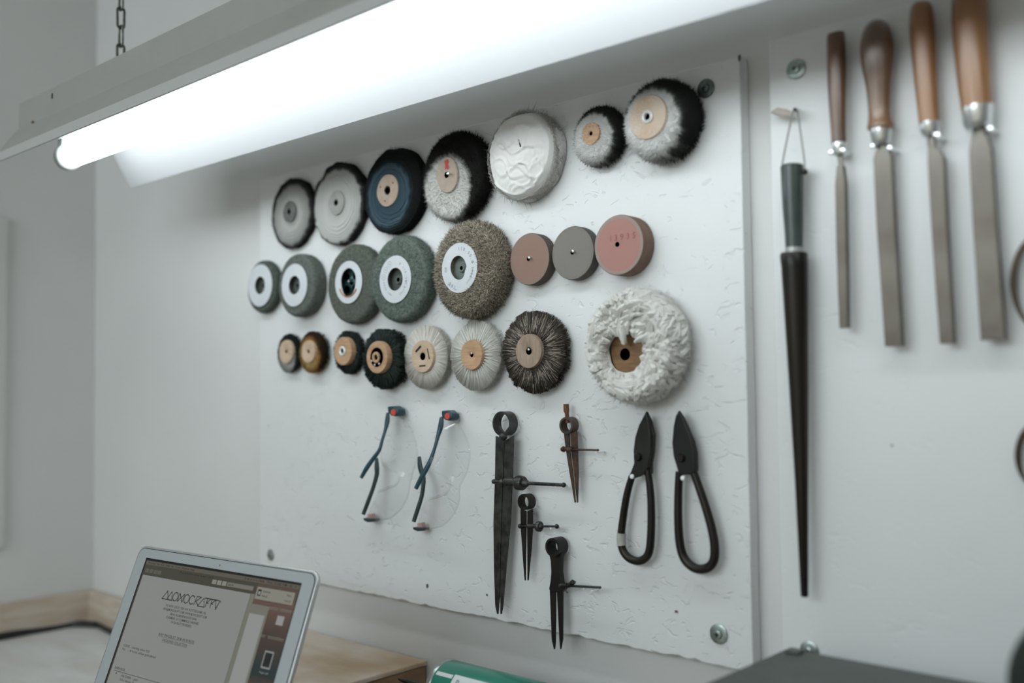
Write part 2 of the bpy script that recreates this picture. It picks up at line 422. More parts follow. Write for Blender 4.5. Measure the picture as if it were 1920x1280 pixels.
# ------------------------------------------------------------------ wheels
def solve_wheel(fx, fy, hp, s):
    t = 0.02
    for _ in range(30):
        f = P(fx, fy, t); b = f.copy(); b[1] = BY
        sh = proj(b)[0] - fx; t = max(0.004, t * s / max(sh, .1))
    f = P(fx, fy, t); z = proj(f)[2]
    return f, t, hp / 2 * z / FPX
def wheel_thing(name, label, fx, fy, hp, s, group, t_over=None):
    f, t, R0 = solve_wheel(fx, fy, hp, s)
    loc = np.array((f[0], BY, f[2]))
    return thing(name, label, 'wheel', loc, group), loc, t, R0
def off(loc, fx, fy, t):     # where a pixel at depth t lies relative to the wheel's axis
    q = P(fx, fy, t); return np.array((q[0], BY, q[2]))
def px2m(fx, fy, t): return proj(P(fx, fy, t))[2] / FPX

def wob(amp, k, seed):
    r = random.Random(seed); ph = [r.random() * 6.28 for _ in range(8)]; fr = [r.randint(2, k) for _ in range(8)]
    return lambda t, i: 1 + amp * sum(math.sin(f * t + p) for f, p in zip(fr, ph)) / 3
def hole_disc(loc, c, r, d):  # dark centre hole on a hub
    return lathe([(r, d), (0, d)], c, seg=20)

GROUP1 = 'cloth polishing wheels in the top row'
GROUP2 = 'fleece and rubber wheels in the middle row'
GROUP3 = 'bristle brush wheels in the lower row'

# --- cloth buffs ---
def cloth_buff(fx, fy, hp, s, label, stops, hub, seed, layers=9, white_hole=True, creases=True, shift=(0, 0), fray=1400, amp=0.02, fraym=None):
    w, loc, t, R0 = wheel_thing('cloth_polishing_wheel', label, fx, fy, hp, s, GROUP1)
    st = [(a * R0, c) for a, c in stops]
    m = radial_mat('buff_cloth', st, rough=0.92, shift=(shift[0] * R0, shift[1] * R0), noise=0.16, nscale=70, angfreq=5, angamp=0.10, bump=0.0007, bscale=120)
    # stacked cloth plies, each a little different at the rim
    prof = [(0.0, 0.001), (R0 * 0.9, 0.001)]
    r = random.Random(seed)
    for i in range(layers):
        h0 = 0.001 + (t - 0.003) * i / layers; h1 = 0.001 + (t - 0.003) * (i + .8) / layers
        k = R0 * (1 - 0.015 * r.random())
        prof += [(k * 0.975, h0), (k, h0 + (h1 - h0) * .3), (k, h1 - (h1 - h0) * .3), (k * 0.975, h1)]
    prof += [(R0 * 0.95, t - 0.0012)]
    for a in (0.92, 0.86, 0.80, 0.7, 0.6):
        prof.append((R0 * a, t - 0.0003))
        prof.append((R0 * (a - .02), t - (0.0012 if creases else .0005)))
        prof.append((R0 * (a - .04), t - 0.0002))
    prof += [(R0 * 0.5, t - 0.001), (R0 * .3, t - 0.0015), (0.0, t - 0.0015)]
    body = part('cloth_body', lathe(prof, loc, seg=120, jit=wob(amp, 17, seed)), m, w)
    n = fray; th = rng.uniform(0, 2 * PI, n); dd = rng.uniform(0.001, t, n)
    e = np.stack([np.cos(th), np.zeros(n), np.sin(th)], 1)
    base = loc + e * R0 * rng.uniform(.96, 1.0, n)[:, None] + np.stack([np.zeros(n), -dd, np.zeros(n)], 1)
    dirs = (e + rng.normal(size=(n, 3)) * .7) * rng.uniform(.0006, .0022, n)[:, None]
    part('frayed_threads', spikes(base, dirs, np.full(n, .00022)), fraym or mat('black_thread', (0.015, 0.015, 0.014), 0.95), w, smooth=False, kind='stuff')
    # hub washer
    hx, hy, hh, hm, hl = hub
    hc = off(loc, hx, hy, t); hr = hh / 2 * px2m(hx, hy, t)
    hb = part('hub_washer', lathe([(hr, t - 0.002), (hr, t + 0.0006), (hr * .94, t + 0.001), (hr * .30, t + 0.001), (hr * .26, t - 0.003), (0, t - .003)], hc, seg=60, jit=wob(0.012, 5, seed + 1)), hm, w, label=hl)
    part('centre_hole', hole_disc(loc, hc, hr * .2, t + 0.0013), HOLE, hb)
    return w, loc, t, R0, hc, hr
grey_leather = mat('grey_leather', (0.14, 0.15, 0.14), 0.6, var=0.3, scale=80)
w, loc, t, R0, hc, hr = cloth_buff(545, 399, 132, 12, 'small grey cloth wheel with a black rim, leftmost in the top row',
    [(0, (.16, .16, .15)), (.40, (.40, .40, .38)), (.62, (.33, .33, .31)), (.80, (.26, .26, .25)), (.90, (.035, .035, .033)), (1, (.012, .012, .012))], (543, 397, 40, grey_leather, None), 11, shift=(.02, -.06))
w, loc, t, R0, hc, hr = cloth_buff(631, 381, 155, 15, 'larger grey cloth wheel with black rim beside the navy wheel',
    [(0, (.30, .30, .28)), (.45, (.46, .46, .44)), (.72, (.42, .42, .40)), (.86, (.40, .40, .38)), (.93, (.05, .05, .05)), (1, (.012, .012, .012))], (631, 380, 46, mat('grey_canvas', (0.36, 0.36, 0.34), 0.8, var=.15, scale=50), None), 12, shift=(.0, -.07), amp=.03)
w, loc, t, R0, hc, hr = cloth_buff(733, 357, 163, 19, 'navy blue cloth wheel with black outer edge and round tan washer',
    [(0, (.025, .045, .062)), (.5, (.035, .062, .082)), (.68, (.055, .085, .105)), (.77, (.014, .022, .027)), (.86, (.009, .011, .011)), (1, (.008, .009, .009))], (727, 357, 60, FIBREBRD, 'round tan fibre washer with small holes'), 13, shift=(-.10, -.10))
# stitching and rivets of the navy wheel
for i in range(64):
    a = 2 * PI * i / 64; rr = R0 * .60
    c0 = loc + np.array((math.cos(a) * rr - .006, 0, math.sin(a) * rr - .006)); tdir = np.array((-math.sin(a), 0, math.cos(a))) * .0011
    if i == 0: G = []
    G.append(tube([c0 - tdir + (0, -t - .0001, 0), c0 + tdir + (0, -t - .0001, 0)], .0004, 4))
part('stitching', join(*G), mat('dark_thread_navy', (0.02, 0.03, 0.04), 0.9), w)
for a in (.6, 2.7, 4.4):
    part('rivet_hole', lathe([(.0012, t + .0013), (0, t + .0014)], hc + np.array((math.cos(a), 0, math.sin(a))) * hr * .68, seg=10), HOLE, w)

# --- two-tone fluffy wheel with oval tan hub and red mark ---
def fuzz_wheel(fx, fy, hp, s, label, stops, seed, n=5000, length=.0035, width=.00035, hub=None, inward=.86, shift=(0, 0), name='cloth_polishing_wheel', group=GROUP1, dome=.25, pname='fleece', angfreq=9, angamp=.15, dshift=0.0, noise=.12, side_only=False):
    w, loc, t, R0 = wheel_thing(name, label, fx, fy, hp, s, group)
    st = [(a * R0, c) for a, c in stops]
    m = radial_mat('fleece_mat', st, rough=0.95, shift=(shift[0] * R0, shift[1] * R0), noise=noise, nscale=90, angfreq=angfreq, angamp=angamp, bump=0.0008, bscale=500, dshift=dshift)
    rc = R0 * dome
    prof = [(0, .001), (R0 * .93, .001), (R0 * .99, .004)]
    prof += [(R0 - rc * (1 - math.sin(a)) , t - rc * (1 - math.cos(a)) if t - rc > .004 else t - (t - .004) * (1 - math.cos(a))) for a in np.linspace(PI / 2, 0, 9)]
    prof += [(R0 * .5, t), (R0 * .3, t - .0005), (0, t - .0005)]
    body = part('wheel_body', lathe(prof, loc, seg=96, jit=wob(.012, 13, seed)), m, w)
    # fibres over front and rim
    nf = int(n * .55); ns = n - nf
    th = rng.uniform(0, 2 * PI, n)
    rr = np.sqrt(rng.uniform((0.3) ** 2, 1.0, nf)) * R0; rr = np.concatenate([rr, np.full(ns, R0)])
    dd = np.concatenate([np.full(nf, t), rng.uniform(.002, t, ns)])
    # follow the rounded shoulder
    rct = min(rc, t - .004)
    k = rr[:nf] > R0 - rc
    q = (rr[:nf][k] - (R0 - rc)) / rc; dd[:nf][k] = t - rct * (1 - np.sqrt(np.maximum(0, 1 - q * q)))
    ks = dd[nf:] > t - rct; q = (dd[nf:][ks] - (t - rct)) / max(rct, 1e-5)
    tmp = rr[nf:]; tmp[ks] = R0 - rc * (1 - np.sqrt(np.maximum(0, 1 - q * q))); rr[nf:] = tmp
    e = np.stack([np.cos(th), np.zeros(n), np.sin(th)], 1); out = np.zeros((n, 3)); out[:, 1] = -1
    base = loc + e * (rr * .985)[:, None] + out * (dd - .0006)[:, None]
    f = np.clip((rr / R0), 0, 1)[:, None]
    dirs = e * (f ** 2) * 1.0 + out * (1.05 - f ** 3 * .8) * (1.0 if dome < .5 else .6) + rng.normal(size=(n, 3)) * .45
    dirs *= (length * rng.uniform(.5, 1.15, n))[:, None]
    part(pname, spikes(base, dirs, np.full(n, width)), m, w, smooth=False, kind='stuff')
    return w, loc, t, R0
w, loc, t, R0 = fuzz_wheel(846, 329, 166, 24, 'shaggy cloth wheel, white inside and black outside, red smear on its tan hub',
    [(0, (.55, .54, .50)), (.50, (.58, .57, .54)), (.68, (.50, .49, .47)), (.78, (.12, .12, .11)), (.84, (.014, .014, .012)), (1, (.010, .010, .009))], 21, n=7000, length=.0045, shift=(-.16, -.30), dome=.14, angamp=.22, angfreq=7)
hc = off(loc, 840, 328, t + .001); px = px2m(840, 328, t)
hb = part('hub_plate', lathe([(31 * px, t - .001), (31 * px, t + .0022), (30 * px, t + .003), (0, t + .003)], hc, seg=60, jit=lambda a, i: 1 - .10 * math.cos(2 * a - .5)), mat('tan_board', (.40, .32, .25), .55, var=.15, scale=60), w, label='oval tan hub plate')
red = [hc + np.array((x * px, 0, z * px)) for x, z in ((-6, 27), (3, 29), (6, 24), (4, 19), (7, 12), (2, 9), (-2, 13), (-5, 10), (-4, 18))]
part('red_smear', prism(red, t + .003, t + .0033), mat('red_paint', (.45, .025, .02), .5), hb, smooth=False)
part('centre_hole', lathe([(6.5 * px, t + .0034), (0, t + .0034)], hc, seg=6), HOLE, hb)
nail(840, 325, t + .008, tb, .0022)

# --- crumpled muslin wheel ---
w, loc, t, R0 = wheel_thing('cloth_polishing_wheel', 'bulging white muslin wheel with crumpled face and a slit centre', 966, 288, 168, 32, GROUP1)
mus = mat('muslin', (.80, .79, .77), .85, color2=(.70, .69, .67), scale=24, bump=.0020, bscale=38)
V = []; F = []; nr, ns = 46, 120
prng = random.Random(5)
fold = [(prng.uniform(-1, 1), prng.uniform(-1, 1), prng.uniform(0, PI), prng.uniform(.05, .14), prng.uniform(.35, .9)) for _ in range(20)]
for i in range(nr):
    for j in range(ns):
        a = 2 * PI * j / ns; q = i / (nr - 1)
        if q < .62:
            r_ = q / .62 * R0 * .88; d = t + .002 - .008 * (q / .62) ** 3
        else:
            u = (q - .62) / .38; r_ = R0 * (.88 + .12 * math.sin(u * PI / 2 * 1.15)) if u < .8 else R0 * .995; d = (t - .006) * (1 - u) ** .8 + .001
        r_ *= 1 + .02 * math.sin(3 * a + 1) + .012 * math.sin(7 * a)
        x, z = r_ * math.cos(a), r_ * math.sin(a)
        if q < .75:
            for fx_, fz_, an, wd, ln in fold:
                dx, dz = x / R0 - fx_ * .75, z / R0 - fz_ * .75
                al = dx * math.cos(an) + dz * math.sin(an); ac = -dx * math.sin(an) + dz * math.cos(an) + .12 * math.sin(al * 7)
                d += .0017 * math.exp(-(ac / (wd * .42)) ** 2) * math.exp(-(al / ln) ** 4) * (1 - max(0, (q - .6) / .15))
                d -= .0010 * math.exp(-((ac - wd * .6) / (wd * .35)) ** 2) * math.exp(-(al / ln) ** 4) * (1 - max(0, (q - .6) / .15))
        V.append((x, -d, z))
for i in range(nr - 1):
    for j in range(ns):
        k = (j + 1) % ns; F.append((i * ns + j, i * ns + k, (i + 1) * ns + k, (i + 1) * ns + j))
part('muslin_body', (np.array(V) + loc, F), mus, w, autosmooth=False)
n = 5200; th = rng.uniform(0, 2 * PI, n); dd = rng.uniform(.001, t - .008, n)
e = np.stack([np.cos(th), 0 * th, np.sin(th)], 1)
base = loc + e * (R0 * rng.uniform(.975, 1.0, n))[:, None] + np.stack([0 * th, -dd, 0 * th], 1)
tang = np.stack([-np.sin(th), 0 * th, np.cos(th)], 1)
dirs = (e * .35 + tang * rng.choice([-1, 1], n)[:, None] * 1.0 + rng.normal(size=(n, 3)) * .25) * rng.uniform(.001, .006, n)[:, None]
part('rim_threads', spikes(base, dirs, np.full(n, .0003)), mat('muslin_thread', (.56, .54, .50), .9), w, smooth=False, kind='stuff')
n = 140; th = rng.uniform(0, 2 * PI, n); e = np.stack([np.cos(th), 0 * th, np.sin(th)], 1)
base = loc + e * R0 * .99 + np.stack([0 * th, -rng.uniform(.003, t - .01, n), 0 * th], 1)
part('loose_threads', spikes(base, (e + rng.normal(size=(n, 3)) * .6) * rng.uniform(.004, .011, n)[:, None], np.full(n, .00028)), mat('loose_thread', (.30, .27, .22), .9), w, smooth=False, kind='stuff')
c = P(974, 268, t + .003)
part('slit', tube([c + (-.0012, 0, .0045), c + (.0014, 0, -.0045)], [.0004, .0009], 6), HOLE, w)

# --- wool wheels with wooden hubs ---
def wood_hub(w, loc, hx, hy, hh, d, m, proud=.003, hole=.14, ring=None, seg=64, jit=None, label=None, name='hub'):
    hc = off(loc, hx, hy, d); r = hh / 2 * px2m(hx, hy, d)
    hb = part(name, lathe([(r, d - .012 if d > .014 else .002), (r, d - .0012), (r * .97, d), (r * (hole + .08), d), (r * hole, d - .001), (r * hole, d - .006 if d > .008 else .002), (0, d - .006 if d > .008 else .002)], hc, seg=seg, jit=jit), m, w, label=label)
    part('centre_hole', lathe([(r * hole * .98, d - .0012), (0, d - .0012)], hc, seg=20), HOLE, hb)
    if ring:
        ri, ro, rm = ring
        part('eyelet', lathe([(r * ri, d - .001), (r * ri, d + .0012), (r * (ri + ro) / 2, d + .002), (r * ro, d + .0012), (r * ro, d - .001)], hc, seg=40), rm, hb, label='pale metal eyelet')
    return hb, hc, r
woolstops = [(0, (.80, .80, .78)), (.62, (.82, .82, .80)), (.86, (.70, .70, .68)), (.95, (.12, .13, .12)), (1.0, (.045, .048, .044)), (1.08, (.03, .032, .03))]
w, loc, t, R0 = fuzz_wheel(1115, 253, 106, 20, 'small wool wheel, white inside and dark at the rim, with tiny tan hub',
    woolstops, 31, n=11000, length=.0034, width=.0005, shift=(-.12, -.14), dome=.30, angfreq=7, angamp=.20)
wood_hub(w, loc, 1107, 250, 42, t + .0035, HUBWOOD, hole=.17)
w, loc, t, R0 = fuzz_wheel(1226, 222, 148, 32, 'big wool wheel with dark rim and wide wooden hub, rightmost in the top row',
    woolstops, 32, n=14000, length=.0038, width=.0005, shift=(-.14, -.14), dome=.32, angfreq=7, angamp=.22)
wood_hub(w, loc, 1214, 219, 84, t + .0035, mat('hub_two_tone', (.56, .46, .37), .45, color2=(.44, .30, .19), scale=22), hole=.14, ring=(.16, .30, mat('eyelet_white', (.72, .73, .73), .3, .2)))

# --- fleece wheels with white paper labels ---
def arc_text(s, size, hc, r, a0, d, step=None, flip=False):
    gs = []
    for i, ch in enumerate(s):
        if ch == ' ': continue
        v, f, adv = glyph(ch)
        if not len(v): continue
        a = a0 - i * (step or size * .75 / r)
        er = np.array((math.cos(a), 0, math.sin(a))); et = np.array((math.sin(a), 0, -math.cos(a)))
        if flip: er, et = -er, -et
        q = v[:, :2] * size
        V3 = hc + np.outer(q[:, 0], et) + np.outer(q[:, 1], er) + er * 0 + np.array((math.cos(a), 0, math.sin(a))) * r + np.array((0, -d, 0))
        gs.append((V3, f))
    return join(*gs)
LABEL = mat('label_paper', (.62, .645, .67), .45, var=.06, scale=30)
INK = mat('label_ink', (.20, .22, .24), .6)
def label_ring(w, hc, ro, ri, d, seed=0, shape=None, n=90):
    V = []; F = []
    for i in range(n):
        a = 2 * PI * i / n; rin = shape(a) * ri if shape else ri
        for r_, dd in ((rin, d), (rin, d + .0005), (ro, d + .0005), (ro, d)):
            V.append((r_ * math.cos(a), -dd, r_ * math.sin(a)))
    for i in range(n):
        k = (i + 1) % n
        for q in range(3): F.append((i * 4 + q, k * 4 + q, k * 4 + q + 1, i * 4 + q + 1))
    return part('paper_label', (np.array(V) + hc, F), LABEL, w, label='white paper label ring')
def fleece(fx, fy, hp, s, label, colr, seed, lab, n=4000, length=.002, width=.0003, shape=None, hubm=None, dome=.12, rough_amp=.0, deep=.008, noise=.05):
    w, loc, t, R0 = wheel_thing('abrasive_wheel', label, fx, fy, hp, s, GROUP2)
    c1, c2 = colr
    m = mat('fleece_%d' % seed, c1, .95, color2=c2, scale=260, bump=.0009, bscale=420, spec=.15)
    lx, ly, lh, hh = lab
    hc = off(loc, lx, ly, t); px = px2m(lx, ly, t); rl = lh / 2 * px; rh = hh / 2 * px
    rc = R0 * dome
    dx = hc - loc; dx[1] = 0
    prof = [(R0 * .9, .001), (R0 * .98, .002), (R0, .005)]
    rct = min(rc * 1.2, t - .008)
    prof += [(R0 - rc * (1 - math.sin(a)), t - rct * (1 - math.cos(a))) for a in np.linspace(PI / 2, 0, 8)]
    prof += [(R0 * .75, t), (rl * .9, t)]
    G = lathe(prof, loc, seg=110, jit=wob(.008, 15, seed))
    # face closes inwards on the bore
    V, F = G; F = [f for f in F if len(f) == 4]; npf = len(prof); base = len(V); V = list(V)
    for j in range(110):
        a = 2 * PI * j / 110; V.append(hc + np.array((rh * 1.35 * math.cos(a), -t, rh * 1.35 * math.sin(a))))
        V.append(hc + np.array((rh * 1.35 * math.cos(a), -(t - deep), rh * 1.35 * math.sin(a))))
    for j in range(110):
        k = (j + 1) % 110
        F.append((j * npf + npf - 1, k * npf + npf - 1, base + 2 * k, base + 2 * j)); F.append((base + 2 * j, base + 2 * k, base + 2 * k + 1, base + 2 * j + 1))
    part('fleece_body', (np.array(V), F), m, w)
    nf = int(n * .6)
    th = rng.uniform(0, 2 * PI, n); rr = np.sqrt(rng.uniform(.16, .98, nf)) * R0
    dd = np.full(nf, t); k = rr > R0 - rc; q = (rr[k] - (R0 - rc)) / rc; dd[k] = t - rct * (1 - np.sqrt(np.maximum(0, 1 - q * q)))
    d2 = rng.uniform(.002, t, n - nf); r2 = np.full(n - nf, R0); k = d2 > t - rct; q = (d2[k] - (t - rct)) / rct; r2[k] = R0 - rc * (1 - np.sqrt(np.maximum(0, 1 - q * q)))
    rr = np.concatenate([rr, r2]); dd = np.concatenate([dd, d2])
    e = np.stack([np.cos(th), 0 * th, np.sin(th)], 1); out = np.zeros((n, 3)); out[:, 1] = -1
    base_ = loc + e * (rr * .99)[:, None] + out * (dd - .0004)[:, None]
    keep = np.linalg.norm((base_ - hc)[:, [0, 2]], axis=1) > rl * 1.01
    f = (rr / R0)[:, None]
    dirs = e * f ** 4 + out * (1.1 - f ** 6) + rng.normal(size=(n, 3)) * .6; dirs *= (length * rng.uniform(.4, 1.1, n))[:, None]
    part('fibres', spikes(base_[keep], dirs[keep], np.full(keep.sum(), width)), hair_mat('fleece_fibre_%d' % seed, tuple(c * .30 for c in c2), tuple(min(1, c * 2.1) for c in c1), .8), w, smooth=False, kind='stuff')
    lb = label_ring(w, hc, rl, rh, t + .0012, shape=shape)
    hb = part('hub', lathe([(rh * 1.34, t - deep), (rh * .95, t - deep + .001), (rh * .5, t - deep + .0015), (rh * .34, t - deep + .004), (rh * .2, t - deep + .004), (rh * .16, t - deep), (0, t - deep)], hc, seg=50), hubm or mat('hub_rubber_green', (.10, .12, .11), .45, var=.25, scale=80), w, label='dark recessed hub')
    part('centre_hole', lathe([(rh * .19, t - deep + .0042), (0, t - deep + .0042)], hc, seg=16), HOLE, hb)
    return w, loc, t, R0, hc, px, rl, rh, lb, hb
dk = ((.095, .108, .096), (.055, .066, .057))
fleece(490, 537, 99, 14, 'smallest grey green fleece wheel with white label, leftmost in its row', dk, 41, (489, 535, 79, 33), n=1800, length=.0012)
fleece(555, 534, 119, 23, 'second smallest grey green fleece wheel with plain white label', ((.14, .152, .138), (.085, .097, .086)), 42, (553.5, 534.5, 80, 35), n=2200, length=.0012)
kid = lambda a: 1 - .16 * math.cos(a * 2) - .10 * math.cos(a * 3 + 1)
w, loc, t, R0, hc, px, rl, rh, lb, hb = fleece(658, 532, 150, 20, 'dark green fleece wheel with four-holed metal hub inside a torn label',
    ((.125, .132, .114), (.068, .078, .066)), 43, (655, 529, 80, 55), n=6000, length=.0014, shape=lambda a: 1 - .20 * abs(math.cos(a)) ** 1.5 + .03 * math.sin(3 * a),
    hubm=mat('green_hub', (.05, .11, .11), .35, .4, var=.3, scale=120))
for a in (.75, 2.4, 3.9, 5.5):
    part('hub_hole', lathe([(rh * .26, t - .0028), (0, t - .0028)], hc + np.array((math.cos(a), 0, math.sin(a))) * rh * .62, seg=16), HOLE, hb)
G = [hc + np.array((math.cos(a) * rh * 1.0, -(t + .002), math.sin(a) * rh * 1.0)) for a in np.linspace(3.55, 5.75, 16)]
part('copper_edge', tube(G, .0011, 6), mat('copper_card', (.42, .20, .10), .5), hb, label='torn brown card edge')
nail(654, 527, t + .003, tb, .0020)
w, loc, t, R0, hc, px, rl, rh, lb, hb = fleece(746, 522, 163, 22, 'large green fleece wheel with printed white label and round hub',
    ((.15, .178, .156), (.075, .098, .084)), 44, (742.5, 523.5, 89, 43), n=14000, length=.0019, width=.00028)
gs = [arc_text('P 110.50.5', .0050, hc, rl * .64, 1.15, t + .0018), arc_text('EN 13743', .0040, hc, rl * .68, -.10, t + .0018), arc_text('max 3500', .0042, hc, rl * .66, -1.9, t + .0018)]
part('label_print', join(*gs), INK, lb, smooth=False)
gs = []
for a in (2.05, 2.5, 2.95):
    c = hc + np.array((math.cos(a), 0, math.sin(a))) * rl * .74
    gs.append(lathe([(.0036, t + .0018), (.0040, t + .0018)], c, seg=24)); gs[-1] = (gs[-1][0], [f for f in gs[-1][1] if len(f) == 4])
    gs.append(lathe([(.0009, t + .0018), (0, t + .0018)], c, seg=8))
part('label_symbols', join(*gs), INK, lb, smooth=False)
w, loc, t, R0, hc, px, rl, rh, lb, hb = fleece(872, 504, 180, 28, 'largest bronze coloured coarse wheel with kidney shaped cut in its label',
    ((.27, .235, .185), (.13, .11, .085)), 45, (863, 502, 94, 40), n=17000, length=.0034, width=.00055, dome=.16, deep=.006,
    shape=lambda a: 1 + .20 * math.sin(a) ** 2 - .12 * math.cos(a) - .20 * math.exp(-((a - 5.75) / .45) ** 2) + .10 * math.sin(a * 2 + 2.3), hubm=mat('grey_hub', (.15, .18, .17), .45, var=.15, scale=40))
gs = [arc_text('110.50.5', .0058, hc, rl * .70, 1.65, t + .0018), arc_text('D 3000', .0048, hc, rl * .70, .30, t + .0018), arc_text('180', .0060, hc, rl * .74, -1.85, t + .0018),
      arc_text('max rpm', .0034, hc, rl * .86, -1.75, t + .0018), arc_text('G0', .0050, hc, rl * .72, 3.3, t + .0018)]
for k in range(4):
    a = -.15 - k * .22
    gs.append(arc_text('IIII', .0032, hc, rl * (.72), a, t + .0018, step=.06))
part('label_print', join(*gs), INK, lb, smooth=False)

# --- rubber drums ---
def drum(fx, fy, hp, s, label, c1, c2, hole=(0, 0), pin=False, rim=None, name='rubber_wheel'):
    w, loc, t, R0 = wheel_thing(name, label, fx, fy, hp, s, GROUP2)
    side = mat('rubber_side_%d' % fx, c2, .7, var=.25, scale=60, bump=.0003)
    face = radial_mat('rubber_face_%d' % fx, [(0, c1), (R0 * .84, c1), (R0 * .90, rim or c1), (R0, rim or c1)], rough=.7, noise=.05, nscale=30, bump=.0002, bscale=300)
    hc = off(loc, hole[0], hole[1], t); rh = R0 * .085
    part('rubber_body', lathe([(0, .001), (R0, .001), (R0, t - .0012), (R0 * .985, t - .0002)], loc, seg=80), side, w)
    f = part('face', lathe([(R0 * .985, t - .0003), (R0 * .975, t), (0, t)], loc, seg=80), face, w)
    part('centre_hole', lathe([(rh, t + .0002), (0, t + .0002)], hc, seg=20), HOLE, f)
    if pin: nail(hole[0] + 1, hole[1] - 2, t + .004, tb, .0017)
    return w, loc, t, R0, f
w, *_ = drum(992.5, 485.5, 98, 15, 'pinkish brown rubber wheel, smallest of the three smooth rubber wheels', (.27, .175, .14), (.10, .075, .06), (991, 485), True, (.25, .18, .145))
w, *_ = drum(1073.5, 474, 101, 14, 'plain grey rubber wheel between the brown and the red ones', (.21, .195, .175), (.085, .08, .07), (1073, 473), True, (.20, .185, .165))
w, loc, t, R0, f = drum(1159.5, 459, 114, 21, 'dusty red rubber wheel with stamped figures above its hole', (.38, .20, .175), (.19, .115, .08), (1157.5, 458), False, (.31, .25, .22))
tv, tf, tw = text_geo('1 3 9 3 5', .0095)
c = P(1167, 444, t + .0004)
V3 = np.stack([c[0] - tw / 2 + tv[:, 0], np.full(len(tv), c[1]), c[2] - .003 + tv[:, 1]], 1)
part('stamped_figures', (V3, tf), mat('stamp_ink', (.30, .10, .085), .7), f, smooth=False)

# --- bristle brushes ---
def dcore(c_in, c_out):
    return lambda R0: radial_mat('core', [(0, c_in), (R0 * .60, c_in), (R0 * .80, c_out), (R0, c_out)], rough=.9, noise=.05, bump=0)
def brush(fx, fy, hp, s, label, hub, hubm, bristle, seed, n=2600, width=.0004, clumps=0, hubproud=.004, splay=.03, hair=None, core=None, hole=.15, pin=False, ring=None, gap=.0, front=None, jit=None, tiltd=0.0):
    w, loc, t, R0 = wheel_thing('brush_wheel', label, fx, fy, hp, s, GROUP3)
    hx, hy, hh = hub
    dh = t + hubproud
    hb, hc, rh = wood_hub(w, loc, hx, hy, hh, dh, hubm, hole=hole, ring=ring, jit=jit)
    hc0 = hc.copy()
    m = bristle(R0)
    # inner mass of bristle
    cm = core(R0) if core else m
    hm_ = hair_mat('brush_hair_%d' % seed, *hair) if hair else m
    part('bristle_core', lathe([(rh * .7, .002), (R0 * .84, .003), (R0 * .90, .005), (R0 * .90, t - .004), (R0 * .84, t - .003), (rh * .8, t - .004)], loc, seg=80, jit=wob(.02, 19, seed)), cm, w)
    if clumps:
        cc = rng.integers(0, clumps, n); th = cc * 2 * PI / clumps + rng.normal(size=n) * (2 * PI / clumps) * .085
        conv = 2 * PI * cc / clumps
    else:
        th = rng.uniform(0, 2 * PI, n); conv = th
    th2 = np.where(rng.random(n) < .9, conv + (th - conv) * 4.0, th)
    d = np.where(rng.random(n) < .55, t - rng.uniform(0, .0018, n), rng.uniform(.002, t, n))
    r0 = rh * .93 + rng.uniform(0, .25, n) * (R0 - rh) * (rng.random(n) < .3)
    r1 = R0 * rng.uniform(.95, 1.01, n)
    if clumps: r1 = r1 * rng.uniform(.91 if hubproud > .005 else .96, 1.03, clumps)[cc]
    p0 = hc0 + np.stack([r0 * np.cos(th), -(d * .75 + t * .22), r0 * np.sin(th)], 1)
    d1 = np.clip(d + rng.normal(size=n) * t * splay, .001, t + .002)
    p1 = loc + np.stack([r1 * np.cos(th2), -d1, r1 * np.sin(th2)], 1)
    part('bristles', strands(p0, p1 - p0, np.full(n, width)), hm_, w, smooth=False, kind='stuff')
    if pin: nail(hx + .5, hy - 3, dh + .002, tb, .0016)
    return w, loc, t, R0, hb, hc, rh, dh
def bm_(stops, **k):
    return lambda R0: radial_mat('bristle', [(a * R0, c) for a, c in stops], rough=.6, **k)
white_b = [(0, (.50, .49, .46)), (.55, (.60, .59, .56)), (.85, (.60, .58, .54)), (1, (.48, .45, .40))]
black_b = [(0, (.010, .012, .011)), (.6, (.012, .018, .015)), (1, (.016, .026, .022))]
w, *_ = brush(541, 662, 74, 10, 'tiny black and white bristle wheel with pale hub, leftmost in its row', (536, 659, 44), HUBPALE,
    lambda R0: radial_mat('mixed', [(0, (.50, .51, .50)), (R0 * .6, (.42, .43, .42)), (R0 * .75, (.03, .035, .033)), (R0, (.015, .018, .017))], rough=.8, shift=(R0 * -.15, R0 * -.30), noise=.5, nscale=45), 51, n=1500)
w, *_ = brush(584, 660, 79, 14, 'small golden bristle wheel, cream and amber, with pale round hub', (577.5, 659, 42), HUBPALE,
    lambda R0: radial_mat('gold', [(0, (.55, .42, .22)), (R0 * .45, (.52, .36, .16)), (R0 * .75, (.33, .17, .04)), (R0 * .93, (.10, .05, .02)), (R0, (.03, .02, .01))], rough=.7, shift=(R0 * -.22, R0 * -.20), noise=.5, nscale=35), 52, n=1600)
w, *_ = brush(652, 660, 84, 10, 'small black bristle wheel with wide tan hub and silver eyelet', (642.5, 658, 53), HUBWOOD,
    bm_(black_b), 53, n=3200, clumps=34, hubproud=.008, hole=.16, ring=(.18, .34, mat('eyelet_white', (.72, .73, .73))), splay=.2, hair=((.004, .006, .005), (.03, .05, .043), .45), core=dcore((.004, .005, .004), (.008, .01, .009)))
w, loc, t, R0, hb, hc, rh, dh = brush(718, 672, 116, 18, 'ragged black bristle wheel with grooved tan ring hub', (706.5, 669.5, 61), HUBWOOD,
    bm_(black_b), 54, n=4200, clumps=44, hubproud=.008, hole=.10, splay=.2, width=.0005, hair=((.004, .006, .005), (.028, .046, .04), .45), core=dcore((.004, .005, .004), (.008, .01, .009)))
part('hub_groove', lathe([(rh * .60, dh + .0003), (rh * .36, dh + .0003)], hc, seg=40, closed=False), mat('groove_dark', (.02, .028, .028), .4), hb)
